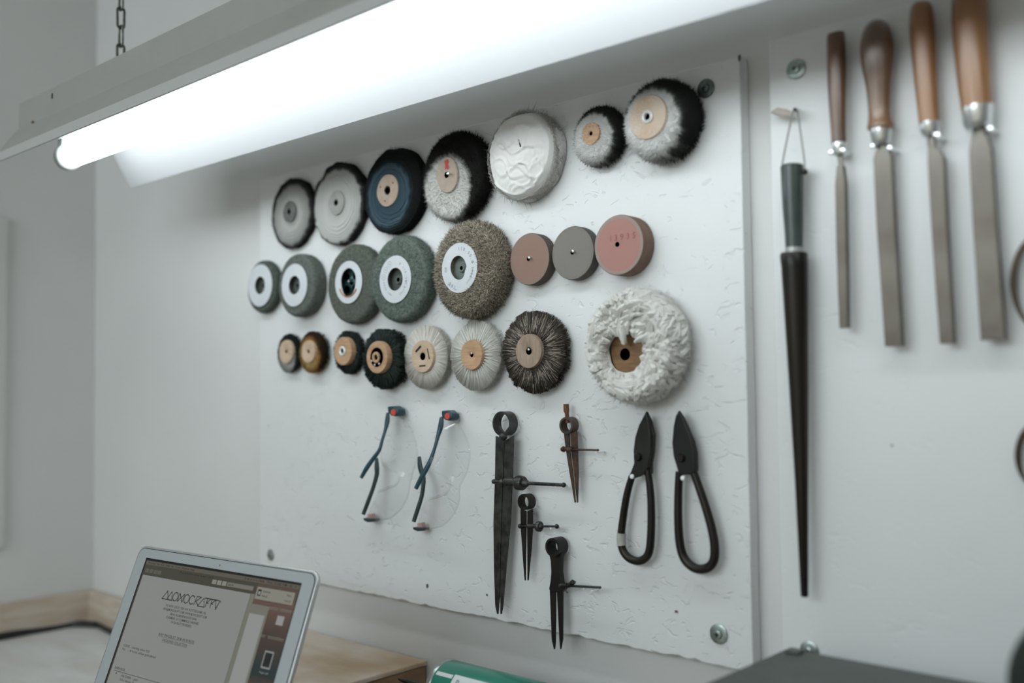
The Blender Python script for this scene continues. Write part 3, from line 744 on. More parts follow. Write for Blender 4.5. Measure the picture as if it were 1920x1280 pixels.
part('inner_collar', lathe([(rh * .34, dh - .001), (rh * .34, dh + .002), (rh * .18, dh + .002), (rh * .16, dh - .001)], hc, seg=32), HUBWOOD, hb)
for a in (3.6, 4.4, 5.3):
    part('steel_pin', lathe([(rh * .10, dh), (rh * .08, dh + .0015), (0, dh + .002)], hc + np.array((math.cos(a), 0, math.sin(a))) * rh * .48, seg=14), STEELN, hb)
nail(708, 667, dh + .003, tb, .0015)
w, loc, t, R0, hb, hc, rh, dh = brush(797, 669, 120, 14, 'cream bristle wheel with three dark slots cut around its hub hole', (791.5, 668, 61), HUBPALE,
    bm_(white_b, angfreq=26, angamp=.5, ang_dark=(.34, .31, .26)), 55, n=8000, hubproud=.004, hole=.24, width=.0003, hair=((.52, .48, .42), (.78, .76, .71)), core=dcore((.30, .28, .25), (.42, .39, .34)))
gs = []
for a, l, wd in ((2.2, .30, .05), (.25, .34, .025), (4.75, .28, .03)):
    c = hc + np.array((math.cos(a), 0, math.sin(a))) * rh * .58; u = np.array((-math.sin(a), 0, math.cos(a))); v = np.array((math.cos(a), 0, math.sin(a)))
    gs.append(prism([c + u * rh * l * sx + v * rh * wd * sz * 1.4 for sx, sz in ((-1, -1), (1, -1), (1, 1), (-1, 1))], dh - .001, dh + .0003))
part('hub_slots', join(*gs), HOLE, hb, smooth=False)
w, *_ = brush(890, 666, 131, 15, 'cream bristle wheel in separated tufts around a tan hub', (883.5, 665, 57), HUBWOOD,
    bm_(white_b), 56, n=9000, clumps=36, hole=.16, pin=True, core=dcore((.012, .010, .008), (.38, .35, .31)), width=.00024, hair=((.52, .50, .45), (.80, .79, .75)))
w, *_ = brush(999, 659, 155, 16, 'dark brown bristle wheel with greyish wood hub, biggest brush in its row', (990.5, 658, 65), HUBGREY,
    bm_([(0, (.09, .075, .06)), (.5, (.12, .10, .085)), (1, (.15, .13, .11))], angfreq=40, angamp=.6, ang_dark=(.025, .02, .016)), 57, n=9500, clumps=48, hole=.22, pin=True,
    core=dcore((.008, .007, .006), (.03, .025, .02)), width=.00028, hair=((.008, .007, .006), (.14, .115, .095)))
# pale hairs in the brown brush
m = mat('pale_hair', (.42, .36, .30), .6); n = 420
th = rng.uniform(0, 2 * PI, n); loc = np.array(w.location); _, t, R0 = solve_wheel(999, 659, 155, 16)
e = np.stack([np.cos(th), 0 * th, np.sin(th)], 1)
r0 = rng.uniform(.45, .8, n) * R0
b0 = loc + e * r0[:, None] + np.stack([0 * th, np.full(n, -(t - .0002)), 0 * th], 1)
part('pale_bristles', strands(b0, (e + rng.normal(size=(n, 3)) * .05) * rng.uniform(.006, .014, n)[:, None], np.full(n, .00032)), m, w, smooth=False, kind='stuff')

# --- yarn mop wheel ---
w, loc, t, R0 = wheel_thing('mop_wheel', 'big fluffy white cotton yarn mop wheel with brown wooden hub', 1180, 648, 214, 34, None)
yarn = mat('cotton_yarn', (.70, .69, .66), .9, color2=(.60, .58, .54), scale=120, bump=.0006, bscale=300)
hc = off(loc, 1174, 668, t * .55); pxm = px2m(1174, 668, t * .55)
def mop_surf(a, q):   # q 0 = hub edge in front .. 1 = back of the rim
    rin = R0 * .37; u = q
    if u < .62:
        s_ = u / .62; r_ = rin + (R0 * .93 - rin) * s_; d = t * (.62 + .42 * math.sin(min(1, s_ * 1.15) * PI / 1.6))
        d = t * (.60 + .42 * math.sin(s_ * PI * .62))
        d -= t * .25 * max(0, s_ - .8) * 5 * .3
    else:
        s_ = (u - .62) / .38; r_ = R0 * (.93 + .07 * math.sin(s_ * PI)); d = t * (.80) * (1 - s_) + .001
    return r_, d
def mop_off(q): return np.array((-.014, 0, -.006)) * max(0., 1 - q / .5)
V = []; F = []; nr, ns = 30, 100
for i in range(nr):
    for j in range(ns):
        a = 2 * PI * j / ns; r_, d = mop_surf(a, i / (nr - 1)); r_ *= 1 + .012 * math.sin(5 * a) + .008 * math.sin(11 * a + i * .6)
        V.append(np.array((r_ * math.cos(a), -d * (1 + .03 * math.sin(7 * a + i)), r_ * math.sin(a))) + mop_off(i / (nr - 1)))
for i in range(nr - 1):
    for j in range(ns):
        k = (j + 1) % ns; F.append((i * ns + j, i * ns + k, (i + 1) * ns + k, (i + 1) * ns + j))
part('yarn_body', (np.array(V) + loc, F), yarn, w)
G = []
yr = random.Random(9)
for k in range(760):
    a = yr.uniform(0, 2 * PI); q0 = yr.uniform(0.02, .66) ** 0.9; L_ = yr.uniform(.10, .22); tw = yr.gauss(0, .16) + .25 * math.sin(a * 3 + 1)
    pts = []; rad = []
    wd = yr.uniform(.0018, .0044)
    lift = yr.uniform(.0005, .006) if q0 < .55 else yr.uniform(0, .0025)
    sgn = 1
    for i in range(5):
        s_ = i / 4; q = min(.98, q0 + L_ * s_); r_, d = mop_surf(a, q); aa = a + tw * s_ * (1 + .5 * math.sin(s_ * 5 + k))
        d += lift * math.sin(s_ * PI * .9 + .3)
        pts.append(loc + mop_off(q) + np.array((r_ * math.cos(aa), -d, r_ * math.sin(aa)))); rad.append(wd * (.75, 1.0, .95, .8, .55)[i])
    G.append(tube(pts, rad, 5))
# tufts that droop over the hub from above
for k in range(46):
    a = yr.uniform(.35, PI - .35); r1 = R0 * yr.uniform(.30, .42); r0_ = R0 * yr.uniform(.48, .62)
    if k < 9: a = PI / 2 + yr.gauss(0, .12); r1 = R0 * yr.uniform(.08, .2)
    p0 = loc + np.array((r0_ * math.cos(a), -t * .96, r0_ * math.sin(a))); p0 = p0 + mop_off(.1); p1 = loc + mop_off(.1) + np.array((r1 * math.cos(a) + yr.gauss(0, .002), -t * yr.uniform(.72, .92), r1 * math.sin(a)))
    G.append(tube([p0, p0 * .5 + p1 * .5 + np.array((0, -.003, 0)), p1], [.002, .0026, .0015], 5))
part('yarn', join(*G), yarn, w, kind='stuff')
n = 5000; a = rng.uniform(0, 2 * PI, n); qs = rng.uniform(.45, .98, n)
rd = np.array([mop_surf(x, y) for x, y in zip(a, qs)])
e = np.stack([np.cos(a), 0 * a, np.sin(a)], 1); out = np.array([0, -1, 0])
base = loc + e * rd[:, :1] + out * rd[:, 1:]
part('yarn_fluff', spikes(base, (e * .8 + out * .5 + rng.normal(size=(n, 3)) * .6) * rng.uniform(.002, .005, n)[:, None], np.full(n, .00045)), mat('yarn_fluff', (.66, .65, .62), .95), w, smooth=False, kind='stuff')
rh = R0 * .50
hb = part('hub', lathe([(rh, .002), (rh, t * .50), (rh * .96, t * .54), (0, t * .54)], loc + np.array((-.006, 0, -.006)), seg=50), mat('mop_hub', (.26, .14, .06), .55, color2=(.18, .09, .035), scale=50, stretch=(1, 1, 4)), w, label='brown wooden hub')
part('centre_hole', lathe([(rh * .22, t * .545), (0, t * .545)], off(loc, 1172, 664, t * .54), seg=18), HOLE, hb)

# ------------------------------------------------------------------ dividers
def ball(c, r, ax='d'):
    return lathe([(r * math.sin(a), r * math.cos(a)) for a in np.linspace(0.02, PI - .02, 10)], c, axis=ax, seg=16)
def ring_band(fc, rpx, d0, d1, th, seg=44, gap=0.0):
    """spring bow: a strip bent to a ring about the wall's normal, from d0 to d1"""
    px = px2m(*fc, d1); c = P(*fc, d1); c = np.array((c[0], BY, c[2])); r = rpx * px
    return lathe([(r, d0), (r, d1), (r - th, d1), (r - th, d0)], c, seg=seg, closed=True), c, r
def taper_leg(poly, d0, d1): return prism(poly_px(poly, d1), d0, d1)
GD = 'spring dividers hanging on the board'

# large dividers
dv = thing('dividers', 'largest iron dividers with ball pivot and long straight legs', 'dividers', P(942, 800, 0), GD)
D0, D1 = .0122, .0145
g, c, r = ring_band((940, 794), 23, .004, .0175, .0022); part('spring_bow', g, IRON, dv)
L1 = [(929, 817), (946, 826), (944.5, 832), (942.5, 899), (939.5, 975), (937.5, 1055), (936.6, 1110), (933, 1151), (931.5, 1151), (928, 1134), (926, 1072), (924.8, 980), (927.5, 899)]
L2 = [(946, 826), (962.5, 816), (961.5, 850), (960, 899), (956.5, 975), (949, 1055), (942.5, 1134), (939.5, 1151), (938, 1151), (937.6, 1110), (938.6, 1055), (940.8, 975), (943.8, 899), (945.8, 832)]
part('leg', taper_leg(L1, D0, D1), IRON, dv, smooth=False, bevel=.0004); part('leg', taper_leg(L2, D0, D1 - .0002), IRON, dv, smooth=False, bevel=.0004)
part('pivot_ball', ball(P(943.5, 818, D1 + .003), .0052), IRON, dv)
part('bow_lug', join(tube([P(936, 800, D1 + .001), P(942, 812, D1 + .001)], .0022, 6), tube([P(956, 800, D1 + .001), P(949, 810, D1 + .001)], .0015, 6)), IRON, dv)
DS = D1 + .005
def screw(dv, y, x_ball0, x_ball1, x_nut0, x_nut1, hnut, x_end, m, y_end=None, rod=2.6, d=None, endball=4, collar=None, slope=0.0):
    d = d or DS; y_end = y_end or y
    a = P(x_ball0, y, d); b = P(x_end, y_end, d); px = px2m(x_ball0, y, d)
    sc = part('adjusting_screw', join(tube([a, b], rod * px, 10), ball(a, 4.6 * px), ball(b, endball * px)), m, dv)
    if x_ball1: part('swivel', ball(P(x_ball1, y + .3, d), 5.6 * px), m, dv)
    if x_nut1:
        f = lambda x: y + (y_end - y) * (x - x_ball0) / (x_end - x_ball0)
        p0 = P(x_nut0, f(x_nut0), d); p1 = P(x_nut1, f(x_nut1), d); L_ = p1[0] - p0[0]; h = hnut * px
        prof = [(h * .35, -L_ * .9), (h * .42, -.0001), (h * .93, 0), (h, L_ * .12), (h, L_ * .55), (h * .93, L_ * .66), (h * .55, L_ * .7), (h * .5, L_), (h * .3, L_ * 1.15)]
        part('knurled_nut', lathe(prof, p0, axis='x', seg=28, jit=lambda t, i: 1 + (.04 * (1 if int(t / (2 * PI) * 28) % 2 else -1) if i in (3, 4) else 0)), m, sc)
    if collar: part('collar', tube([P(collar[0], y, d), P(collar[1], y, d)], collar[2] * px, 12), m, sc)
    return sc
screw(dv, 902.5, 926, 941, 969, 988, 13, 1057, IRON, 909, rod=3.2, endball=4.5, collar=(948, 968, 7.5))
nail(1042, 911, DS, tb, .0016, PINWHITE)
# small dividers beside
dv = thing('dividers', 'small dark dividers with knurled nut, hanging close to the largest pair', 'dividers', P(985, 940, 0), GD)
g, c, r = ring_band((981.5, 941), 15, .004, .0155, .0017); part('spring_bow', g, BROWNIRON, dv)
part('leg', taper_leg([(975.5, 954), (986, 958), (986, 990), (985.2, 1040), (984.8, 1088), (983.4, 1088), (981, 1060), (979, 1030), (976, 990)], .0102, .012), BROWNIRON, dv, smooth=False, bevel=.0003)
part('leg', taper_leg([(988.5, 958), (998, 954), (998, 990), (995.5, 1030), (992.5, 1060), (990, 1088), (988.6, 1088), (988.4, 1040), (988, 990)], .0102, .012), BROWNIRON, dv, smooth=False, bevel=.0003)
screw(dv, 986, 975.5, None, 1008, 1016.5, 9.5, 1044, IRON, 986.5, rod=2.0, d=.0145, endball=4.4, collar=(990, 1007, 4.2))
nail(1033, 990, .0145, tb, .0015, PINWHITE)
# lowest dividers
dv = thing('dividers', 'black dividers with waisted body, lowest on the board', 'dividers', P(1041, 1030, 0), GD)
g, c, r = ring_band((1035.5, 1026), 17.5, .004, .020, .0028); part('spring_bow', g, BLACKIRON, dv)
part('body', taper_leg([(1029, 1038), (1053, 1036), (1051, 1050), (1050.5, 1072), (1053, 1090), (1055.5, 1105), (1053, 1110), (1031, 1110), (1029, 1103), (1031.5, 1090), (1033, 1072), (1032, 1052)], .009, .015), BLACKIRON, dv, smooth=False, bevel=.0009)
part('leg', taper_leg([(1030.5, 1106), (1041.5, 1106), (1041.5, 1150), (1040.8, 1200), (1039.5, 1217), (1038.3, 1217), (1034, 1198), (1032.3, 1150)], .012, .014), BLACKIRON, dv, smooth=False, bevel=.0003)
part('leg', taper_leg([(1043.5, 1106), (1055, 1106), (1054.8, 1150), (1054.5, 1198), (1051, 1217), (1050, 1217), (1048.5, 1200), (1046, 1150)], .012, .014), BLACKIRON, dv, smooth=False, bevel=.0003)
sc = screw(dv, 1097, 1052, None, 0, None, 0, 1125, IRON, 1101, rod=2.4, d=.017, endball=2.6, collar=(1054, 1064, 4.6))
part('wing_nut', join(tube([P(1066, 1098, .017), P(1074, 1090, .018), P(1077, 1093, .018)], .0026, 8), tube([P(1066, 1098, .017), P(1060, 1106, .018), P(1064, 1111, .018)], .0010, 8)), IRON, sc)
nail(1095, 1103, .017, tb, .0014, PINWHITE); nail(1109, 1108, .012, tb, .0012, PINWHITE)
# rusty dividers
dv = thing('dividers', 'rusty brown dividers with a short stem on top', 'dividers', P(1066, 800, 0), GD)
g, c, r = ring_band((1061, 797.5), 16, .004, .0155, .0024); part('spring_bow', g, mat('rust_bow', (.10, .07, .05), .5, .5, color2=(.05, .045, .04), scale=90), dv)
part('stem', tube([P(1064.5, 793, .010), P(1063, 775, .010), P(1062, 770, .010), P(1061.5, 757, .010)], [.0026, .0024, .0034, .0032], 10), mat('rust_orange', (.22, .09, .045), .6, .3, var=.4, scale=120), dv, label='orange rusty stem')
part('leg', taper_leg([(1056.5, 810), (1067.5, 813), (1068.3, 846), (1074, 890), (1078.5, 942), (1077, 942), (1069, 895), (1061, 846)], .0105, .0125), RUST, dv, smooth=False, bevel=.0003)
part('leg', taper_leg([(1069.5, 813), (1081, 808), (1082.5, 846), (1083.5, 890), (1082.5, 942), (1081, 942), (1076, 890), (1070.5, 846)], .0105, .0125), RUST, dv, smooth=False, bevel=.0003)
sc = screw(dv, 842, 1055, None, 0, None, 0, 1121, RUST, 843.5, rod=1.9, d=.0155, endball=2.4, collar=(1064, 1074, 4))
part('wing_nut', join(tube([P(1056, 838, .0155), P(1062, 841, .017), P(1068, 845, .017), P(1072, 838, .016)], .0014, 8), tube([P(1057, 846, .0155), P(1062, 841, .017)], .0014, 8)), RUST, sc)
nail(1118, 848, .0155, tb, .0013, PINWHITE)

# ------------------------------------------------------------------ shears
def shears(label, blade_a, blade_b, handle, hr, pivot, pin, m, m2, tape=None):
    t = thing('metal_shears', label, 'shears', P(*pivot, 0), None)
    part('blade', taper_leg(blade_a, .012, .0165), m, t, smooth=False, bevel=.0014)
    part('blade', taper_leg(blade_b, .007, .0118), m, t, smooth=False, bevel=.0012)
    pts = smooth_path([P(x, y, .0115) for x, y in handle], 5)
    L_ = len(pts); rad = [hr * (.95 + .2 * math.sin(PI * i / (L_ - 1))) for i in range(L_)]
    part('handle', tube(pts, rad, 10), m2, t)
    c = P(*pivot, .0165)
    pv = part('pivot_screw', lathe([(.0046, .015), (.0046, .0185), (.0036, .0198), (0, .0198)], np.array((c[0], BY, c[2])), seg=18), m2, t)
    if tape: part('tape_wrap', tube([P(x, y, .0115) for x, y in tape], hr * 1.28, 12), mat('grey_tape', (.42, .41, .38), .6, var=.15, scale=90), t, label='pale grey tape wrapped on the handle')
    nail(*pin, .018, tb, .0026, PINWHITE)
    return t
shears('black metal shears with pale tape around one handle', 
    [(1211, 770), (1216, 790), (1219, 815), (1219, 850), (1215, 875), (1207, 889), (1197, 894), (1184, 898), (1178, 893), (1183, 882), (1188, 868), (1187, 845), (1190, 820), (1197, 797)],
    [(1211, 771), (1220, 790), (1226, 815), (1225, 845), (1221, 868), (1221, 888), (1208, 893), (1204, 880), (1205, 850), (1205, 800)],
    [(1185, 893), (1176, 925), (1168.5, 970), (1164.5, 1009), (1168, 1031), (1179, 1045.5), (1194.5, 1051.5), (1208, 1047.5), (1217.5, 1033), (1221, 994), (1221, 943), (1218, 905), (1214, 880)],
    .0040, (1197, 856), (1185, 893), IRON if False else mat('shear_blade', (.026, .025, .021), .40, .5, color2=(.012, .012, .011), scale=30), mat('shear_handle', (.022, .017, .013), .35, .5, color2=(.012, .010, .009), scale=40),
    tape=[(1165.5, 999), (1164.6, 1010), (1166, 1022)])
shears('black metal shears without tape, right of the taped pair',
    [(1271.5, 769), (1279, 780), (1287, 800), (1295, 820), (1301, 845), (1303.5, 868), (1303, 885), (1290, 890), (1272, 890), (1269, 878), (1262, 855), (1259.5, 830), (1262, 800), (1266, 780)],
    [(1271.5, 769), (1281, 784), (1290, 804), (1300, 827), (1305, 850), (1306, 884), (1290, 886), (1275, 860), (1268, 800)],
    [(1274, 884), (1272, 923), (1271.8, 974), (1275, 1019), (1283, 1046), (1298, 1062), (1314, 1067), (1330, 1062), (1339, 1048), (1340, 1022), (1334, 988), (1322, 946), (1309, 908), (1299, 880)],
    .0043, (1277.5, 858), (1280, 896), mat('shear_blade_dark', (.012, .012, .010), .45, .4, color2=(.008, .008, .007), scale=30), mat('shear_handle', (.04, .03, .024)))

# ------------------------------------------------------------------ safety glasses
def clear_mat():
    m = bpy.data.materials.new('clear_polycarbonate'); m.use_nodes = True; nt = m.node_tree; N = nt.nodes
    for n_ in list(N): N.remove(n_)
    out = N.new('ShaderNodeOutputMaterial'); mx = N.new('ShaderNodeMixShader'); tr = N.new('ShaderNodeBsdfTransparent'); gl = N.new('ShaderNodeBsdfGlossy'); lw = N.new('ShaderNodeLayerWeight'); pw = N.new('ShaderNodeMath'); fr = N.new('ShaderNodeMath')
    tr.inputs[0].default_value = (.975, .98, .98, 1); gl.inputs['Roughness'].default_value = .05; lw.inputs[0].default_value = .5; pw.operation = 'POWER'; pw.inputs[1].default_value = 3.5; fr.operation = 'MULTIPLY_ADD'; fr.inputs[1].default_value = .6; fr.inputs[2].default_value = .025
    nt.links.new(lw.outputs['Facing'], pw.inputs[0]); nt.links.new(pw.outputs[0], fr.inputs[0])
    nt.links.new(fr.outputs[0], mx.inputs[0]); nt.links.new(tr.outputs[0], mx.inputs[1]); nt.links.new(gl.outputs[0], mx.inputs[2]); nt.links.new(mx.outputs[0], out.inputs[0])
    return m
CLEAR = clear_mat()
TEAL = mat('teal_plastic', (.006, .055, .075), .35, var=.3, scale=60)
TEALDK = mat('dark_teal_plastic', (.010, .030, .032), .4, var=.3, scale=60)
REDDOT = mat('coral_red', (.62, .07, .045), .4)
def glasses(label, top, dot, armA, armB, outer, inner, low, pin):
    g = thing('safety_glasses', label, 'glasses', P(*top[0], 0), 'safety glasses hanging on the board')
    # wraparound visor: a sheet between the brow edge and the nose edge, bowed away from the wall
    n = 46; so = smooth_path([(x, y, 0) for x, y in outer], 8); si = smooth_path([(x, y, 0) for x, y in inner], 8)
    def rs(path, k):
        path = np.array(path); L_ = np.concatenate([[0], np.cumsum(np.linalg.norm(np.diff(path, axis=0), axis=1))]); q = np.linspace(0, L_[-1], k)
        return np.stack([np.interp(q, L_, path[:, i]) for i in range(2)], 1)
    so, si = rs(so, n), rs(si, n); m_ = 10; V = []; F = []
    for i in range(n):
        s_ = i / (n - 1)
        for j in range(m_):
            u = j / (m_ - 1); x, y = si[i] * (1 - u) + so[i] * u
            d = .010 + .030 * math.sin(PI * s_) ** .8 * (1 - .25 * u) ; V.append(P(x, y, d))
    nv = len(V)
    V = V + [v + np.array((0, .0018, 0)) for v in V]
    for i in range(n - 1):
        for j in range(m_ - 1):
            q = (i * m_ + j, (i + 1) * m_ + j, (i + 1) * m_ + j + 1, i * m_ + j + 1); F.append(q); F.append(tuple(k + nv for k in q)[::-1])
    for i in range(n - 1):
        for j in (0, m_ - 1):
            a, b = i * m_ + j, (i + 1) * m_ + j; F.append((a, b, b + nv, a + nv))
    for i in (0, n - 1):
        for j in range(m_ - 1):
            a, b = i * m_ + j, i * m_ + j + 1; F.append((a, b, b + nv, a + nv))
    part('lens', (np.array(V), F), CLEAR, g, label='clear wraparound lens')
    # thicker clear rim that shows as a fine line
    def rim(path, r_, k=1.0):
        pts = []
        for i in range(n):
            s_ = i / (n - 1); d = .010 + .030 * math.sin(PI * s_) ** .8 * k; pts.append(P(path[i][0], path[i][1], d + .0003))
        return tube(pts, r_, 8)
    part('brow_rim', rim(so, .0011, .75), CLEAR, g)
    gi = int(n * .30), int(n * .80)
    part('nose_bridge', tube([P(si[i][0], si[i][1], .010 + .030 * math.sin(PI * i / (n - 1)) ** .8 + .0012) for i in range(*gi)], .0017, 8), CLEAR, g, label='clear nose bridge')
    def arm(pts, m, nm, d0, d1):
        pp = smooth_path([(x, y, w_) for x, y, w_ in pts], 5); L_ = len(pp)
        P3 = []; rad = []
        for i, (x, y, w_) in enumerate(pp):
            d = d0 + (d1 - d0) * i / (L_ - 1); P3.append(P(x, y, d)); rad.append(w_ * .64 * px2m(x, y, d))
        return part(nm, tube(P3, rad, 10, flat=(1, .8)), m, g)
    arm(armA, TEAL, 'temple', .014, .040); arm(armB, TEALDK, 'temple', .012, .030)
    (bx, by), (bx2, by2) = top
    hb = part('hinge_block', prism(poly_px([(bx - 10, by - 9), (bx + 1, by - 10), (bx + 10, by - 3), (bx + 11, by + 5), (bx + 6, by + 10), (bx - 3, by + 8), (bx - 9, by + 2)], .018), .004, .018), TEAL, g, bevel=.0015)
    c = P(*dot, .0182); part('hinge_dot', lathe([(7.2 * px2m(*dot, .018), .0178), (6.5 * px2m(*dot, .018), .0192), (0, .0192)], np.array((c[0], BY, c[2])), seg=24, jit=lambda a, i: 1 - .15 * math.sin(a) ** 2), REDDOT, hb, label='red oval dot')
    (lx, ly) = low
    lb = part('hinge_block', prism(poly_px([(lx - 10, ly - 4), (lx, ly - 2), (lx + 10, ly - 2), (lx + 10, ly + 3), (lx - 1, ly + 4), (lx - 8, ly + 1)], .016), .004, .016), TEALDK, g, bevel=.001)
    part('hinge_dot', prism(poly_px([(lx - 4, ly - 11), (lx + 4, ly - 12), (lx + 6, ly - 3), (lx - 3, ly - 4)], .015), .006, .012), mat('pale_coral', (.55, .33, .30), .4), lb)
    nail(*pin, .012, tb, .0013, PINWHITE)
    return g
glasses('clear safety glasses with teal temples and red hinge dot, left pair', [(736, 771), (0, 0)], (738, 772.5),
    [(727, 775, 6), (726, 790, 8.5), (722.5, 806, 6), (717, 824, 5.5), (711, 844, 6.5), (698, 862, 7.5), (687, 878, 8), (677, 896, 6)],
    [(706, 860, 6), (706.5, 875, 8.5), (706.5, 889, 8), (700, 913, 7), (691, 938, 7.5), (681, 964, 7)],
    [(740, 776), (757, 786), (771, 806), (780, 832), (782, 856), (774, 884), (769, 905), (764, 930), (752, 953), (733, 970), (712, 975), (692, 973)],
    [(729, 779), (724, 800), (718, 825), (714, 850), (716, 868), (728, 880), (743, 885), (748.5, 896), (742, 908), (726, 915), (710, 922), (701, 938), (692, 958), (686, 970)], (690, 975), (733, 776))
glasses('clear safety glasses with teal temples and red hinge dot, right pair', [(837, 779), (0, 0)], (839, 780),
    [(828, 783, 7), (826, 800, 9.5), (821, 818, 7), (815, 840, 6), (806, 866, 8), (793, 890, 9), (779.5, 916, 7)],
    [(786, 857, 6), (788, 876, 8.5), (794, 897, 8), (791.5, 926, 7), (784, 952, 7.5), (775.5, 978, 7)],
    [(842, 785), (858, 795), (871, 815), (879, 838), (880, 862), (873, 889), (862, 912), (860.5, 938), (851, 963), (831, 984), (808, 991), (786, 990)],
    [(831, 788), (824, 812), (817, 838), (810, 862), (811, 880), (822, 889), (837, 896), (844, 909), (838, 922), (821, 931), (801, 937), (791, 952), (786, 970), (782, 985)], (783, 992), (834, 785))

# ------------------------------------------------------------------ files on the right
def file_tool(label, handle, ferrule, tang, blade, hm, depth=.014):
    """handle/ferrule/tang: list of (x_centre, y, width px); blade: (x_centre, y, width px)"""
    hx, hy, _ = handle[0]
    f = thing('file', label, 'file', P(*handle[-1][:2], 0), 'files with wooden handles')
    D = depth
    def rr(seq, grow=1.0):
        pts = [P(x, y, D) for x, y, w_ in seq]; rad = [w_ / 2 * px2m(x, y, D) * grow * .93 for x, y, w_ in seq]
        return pts, rad
    sm = smooth_path(handle, 5); pts, rad = rr([tuple(q) for q in sm]); part('handle', tube(pts, rad, 24), hm, f)
    pts, rad = rr(ferrule); part('ferrule', tube(pts, rad, 24), STEELN, f, label='bright metal ferrule')
    pts, rad = rr(tang); part('tang', tube(pts, rad, 12, flat=(1, .5)), FILEST, f)
    # flat blade with visible thickness
    V = []; F = []; th = .0042
    for x, y, w_ in blade:
        c = P(x, y, D); h = w_ / 2 * px2m(x, y, D) * .92
        for sx, sy in ((-1, -1), (1, -1), (1, 1), (-1, 1)): V.append((c[0] + sx * h, c[1] + sy * th, c[2]))
    nb = len(blade)
    for i in range(nb - 1):
        for k in range(4): F.append((i * 4 + k, i * 4 + (k + 1) % 4, (i + 1) * 4 + (k + 1) % 4, (i + 1) * 4 + k))
    F.append((0, 1, 2, 3)); F.append((nb * 4 - 1, nb * 4 - 2, nb * 4 - 3, nb * 4 - 4))
    part('blade', (np.array(V), F), FILEST, f, smooth=False, bevel=.0004, label='grey steel file blade')
    return f
FILEST = mat('file_steel', (.22, .205, .18), .42, .7, color2=(.13, .11, .09), scale=12, stretch=(1, 1, 1), bump=.0002, bscale=900)
HW1 = mat('handle_dark', (.15, .065, .026), .35, color2=(.035, .018, .009), scale=22, stretch=(2, 2, .5), coat=.8)
HW2 = mat('handle_beech', (.22, .115, .055), .35, color2=(.07, .035, .018), scale=11, stretch=(1, 1, 1.2), coat=.8)
HW3 = mat('handle_orange', (.30, .135, .045), .35, color2=(.15, .062, .022), scale=9, stretch=(2, 2, .6), coat=.8)
file_tool('narrowest file with slim straight dark handle, first of the four',
    [(1567, 66, 30), (1567.5, 70, 36), (1569, 120, 38), (1570, 180, 35), (1572, 240, 30), (1573, 268, 29)],
    [(1573, 268, 27), (1574, 282, 27), (1575, 291, 20)], [(1575, 290, 12), (1577, 305, 11), (1578, 320, 15)], [(1577.5, 312, 12), (1578, 345, 20), (1580, 450, 20), (1582.5, 540, 19), (1584.5, 615, 16)], HW1)
file_tool('file with bulbous dark brown handle and flared wooden collar',
    [(1643, 38, 10), (1643, 43, 34), (1644, 60, 56), (1645, 90, 66), (1646, 120, 63), (1648, 160, 50), (1649, 200, 43), (1650, 222, 45), (1651, 238, 53), (1651, 242, 50)],
    [(1652, 240, 42), (1652.5, 262, 40), (1653, 272, 30)], [(1654, 270, 18), (1656, 284, 24)], [(1656, 281, 24), (1657, 296, 36), (1663, 420, 36), (1671, 540, 35), (1678, 649, 34)], HW2)
file_tool('file with slender orange brown handle beside the widest file',
    [(1727, 4, 14), (1727, 8, 36), (1728, 30, 47), (1731, 80, 48), (1735, 140, 44), (1740, 200, 41), (1743, 230, 40)],
    [(1743, 229, 38), (1744, 246, 36), (1745, 256, 26)], [(1746, 255, 16), (1750, 285, 18)], [(1752, 280, 20), (1757, 300, 31), (1763, 420, 30), (1770, 530, 29), (1778, 644, 27)], HW3)
file_tool('widest file with thick orange wooden handle, nearest the picture edge',
    [(1817, -45, 40), (1817, -38, 60), (1818, 20, 68), (1821, 80, 67), (1826, 140, 64), (1831, 190, 61), (1832, 202, 60)],
    [(1833, 200, 60), (1834, 232, 56), (1835, 242, 44)], [(1836, 240, 26), (1838, 262, 28)], [(1838, 256, 28), (1840, 284, 42), (1848, 420, 44), (1856, 530, 45), (1864, 637, 46)], HW3)
for (x, y, r_) in ((1558, 286, .0024), (1580, 282, .0024), (1636, 274, .002), (1668, 278, .0024), (1735, 238, .0032), (1757, 254, .0028), (1812, 224, .0028), (1857, 242, .0026)):
    nail(x, y, .020, tb2, r_, STEELN)

# ------------------------------------------------------------------ tapered ring mandrel on a string
md = thing('ring_mandrel', 'long black tapering steel rod with green grip hanging from a string', 'mandrel', P(1489, 478, 0))
DM = .017
def rod(seq, seg=32): return tube([P(x, y, DM) for x, y, w_ in seq], [w_ / 2 * px2m(x, y, DM) * .95 for x, y, w_ in seq], seg)
part('grip', rod([(1485, 309, 40), (1485, 312, 45), (1487, 380, 42), (1489, 440, 36), (1489.5, 468, 34)]), mat('green_grip', (.045, .062, .055), .3, var=.4, scale=25, coat=.3), md, label='dark green rounded grip')
part('collar', rod([(1489.5, 464, 36), (1489.5, 474, 36)]), mat('collar_grey', (.42, .43, .42), .4, .5), md)
part('tapered_rod', rod([(1488.5, 474, 50), (1488.5, 478, 54), (1490, 500, 52), (1497, 700, 39), (1503, 900, 26), (1508.5, 1115, 15), (1508.5, 1118, 13)]), mat('mandrel_black', (.012, .011, .009), .33, .5, color2=(.020, .015, .011), scale=14), md, label='black tapering rod')
part('string_loop', tube(smooth_path([P(1466, 318, DM), P(1468, 300, DM), (P(1478, 250, DM)), P(1487, 210, DM), P(1492, 206, DM), P(1496, 214, DM), P(1503, 262, DM), P(1508, 300, DM), P(1509, 320, DM)], 4), .0009, 8), mat('grey_string', (.30, .30, .28), .8), md, label='thin grey string')
part('knot', ball(P(1509, 322, DM), .0028), mat('dark_knot', (.03, .03, .028), .8), md)
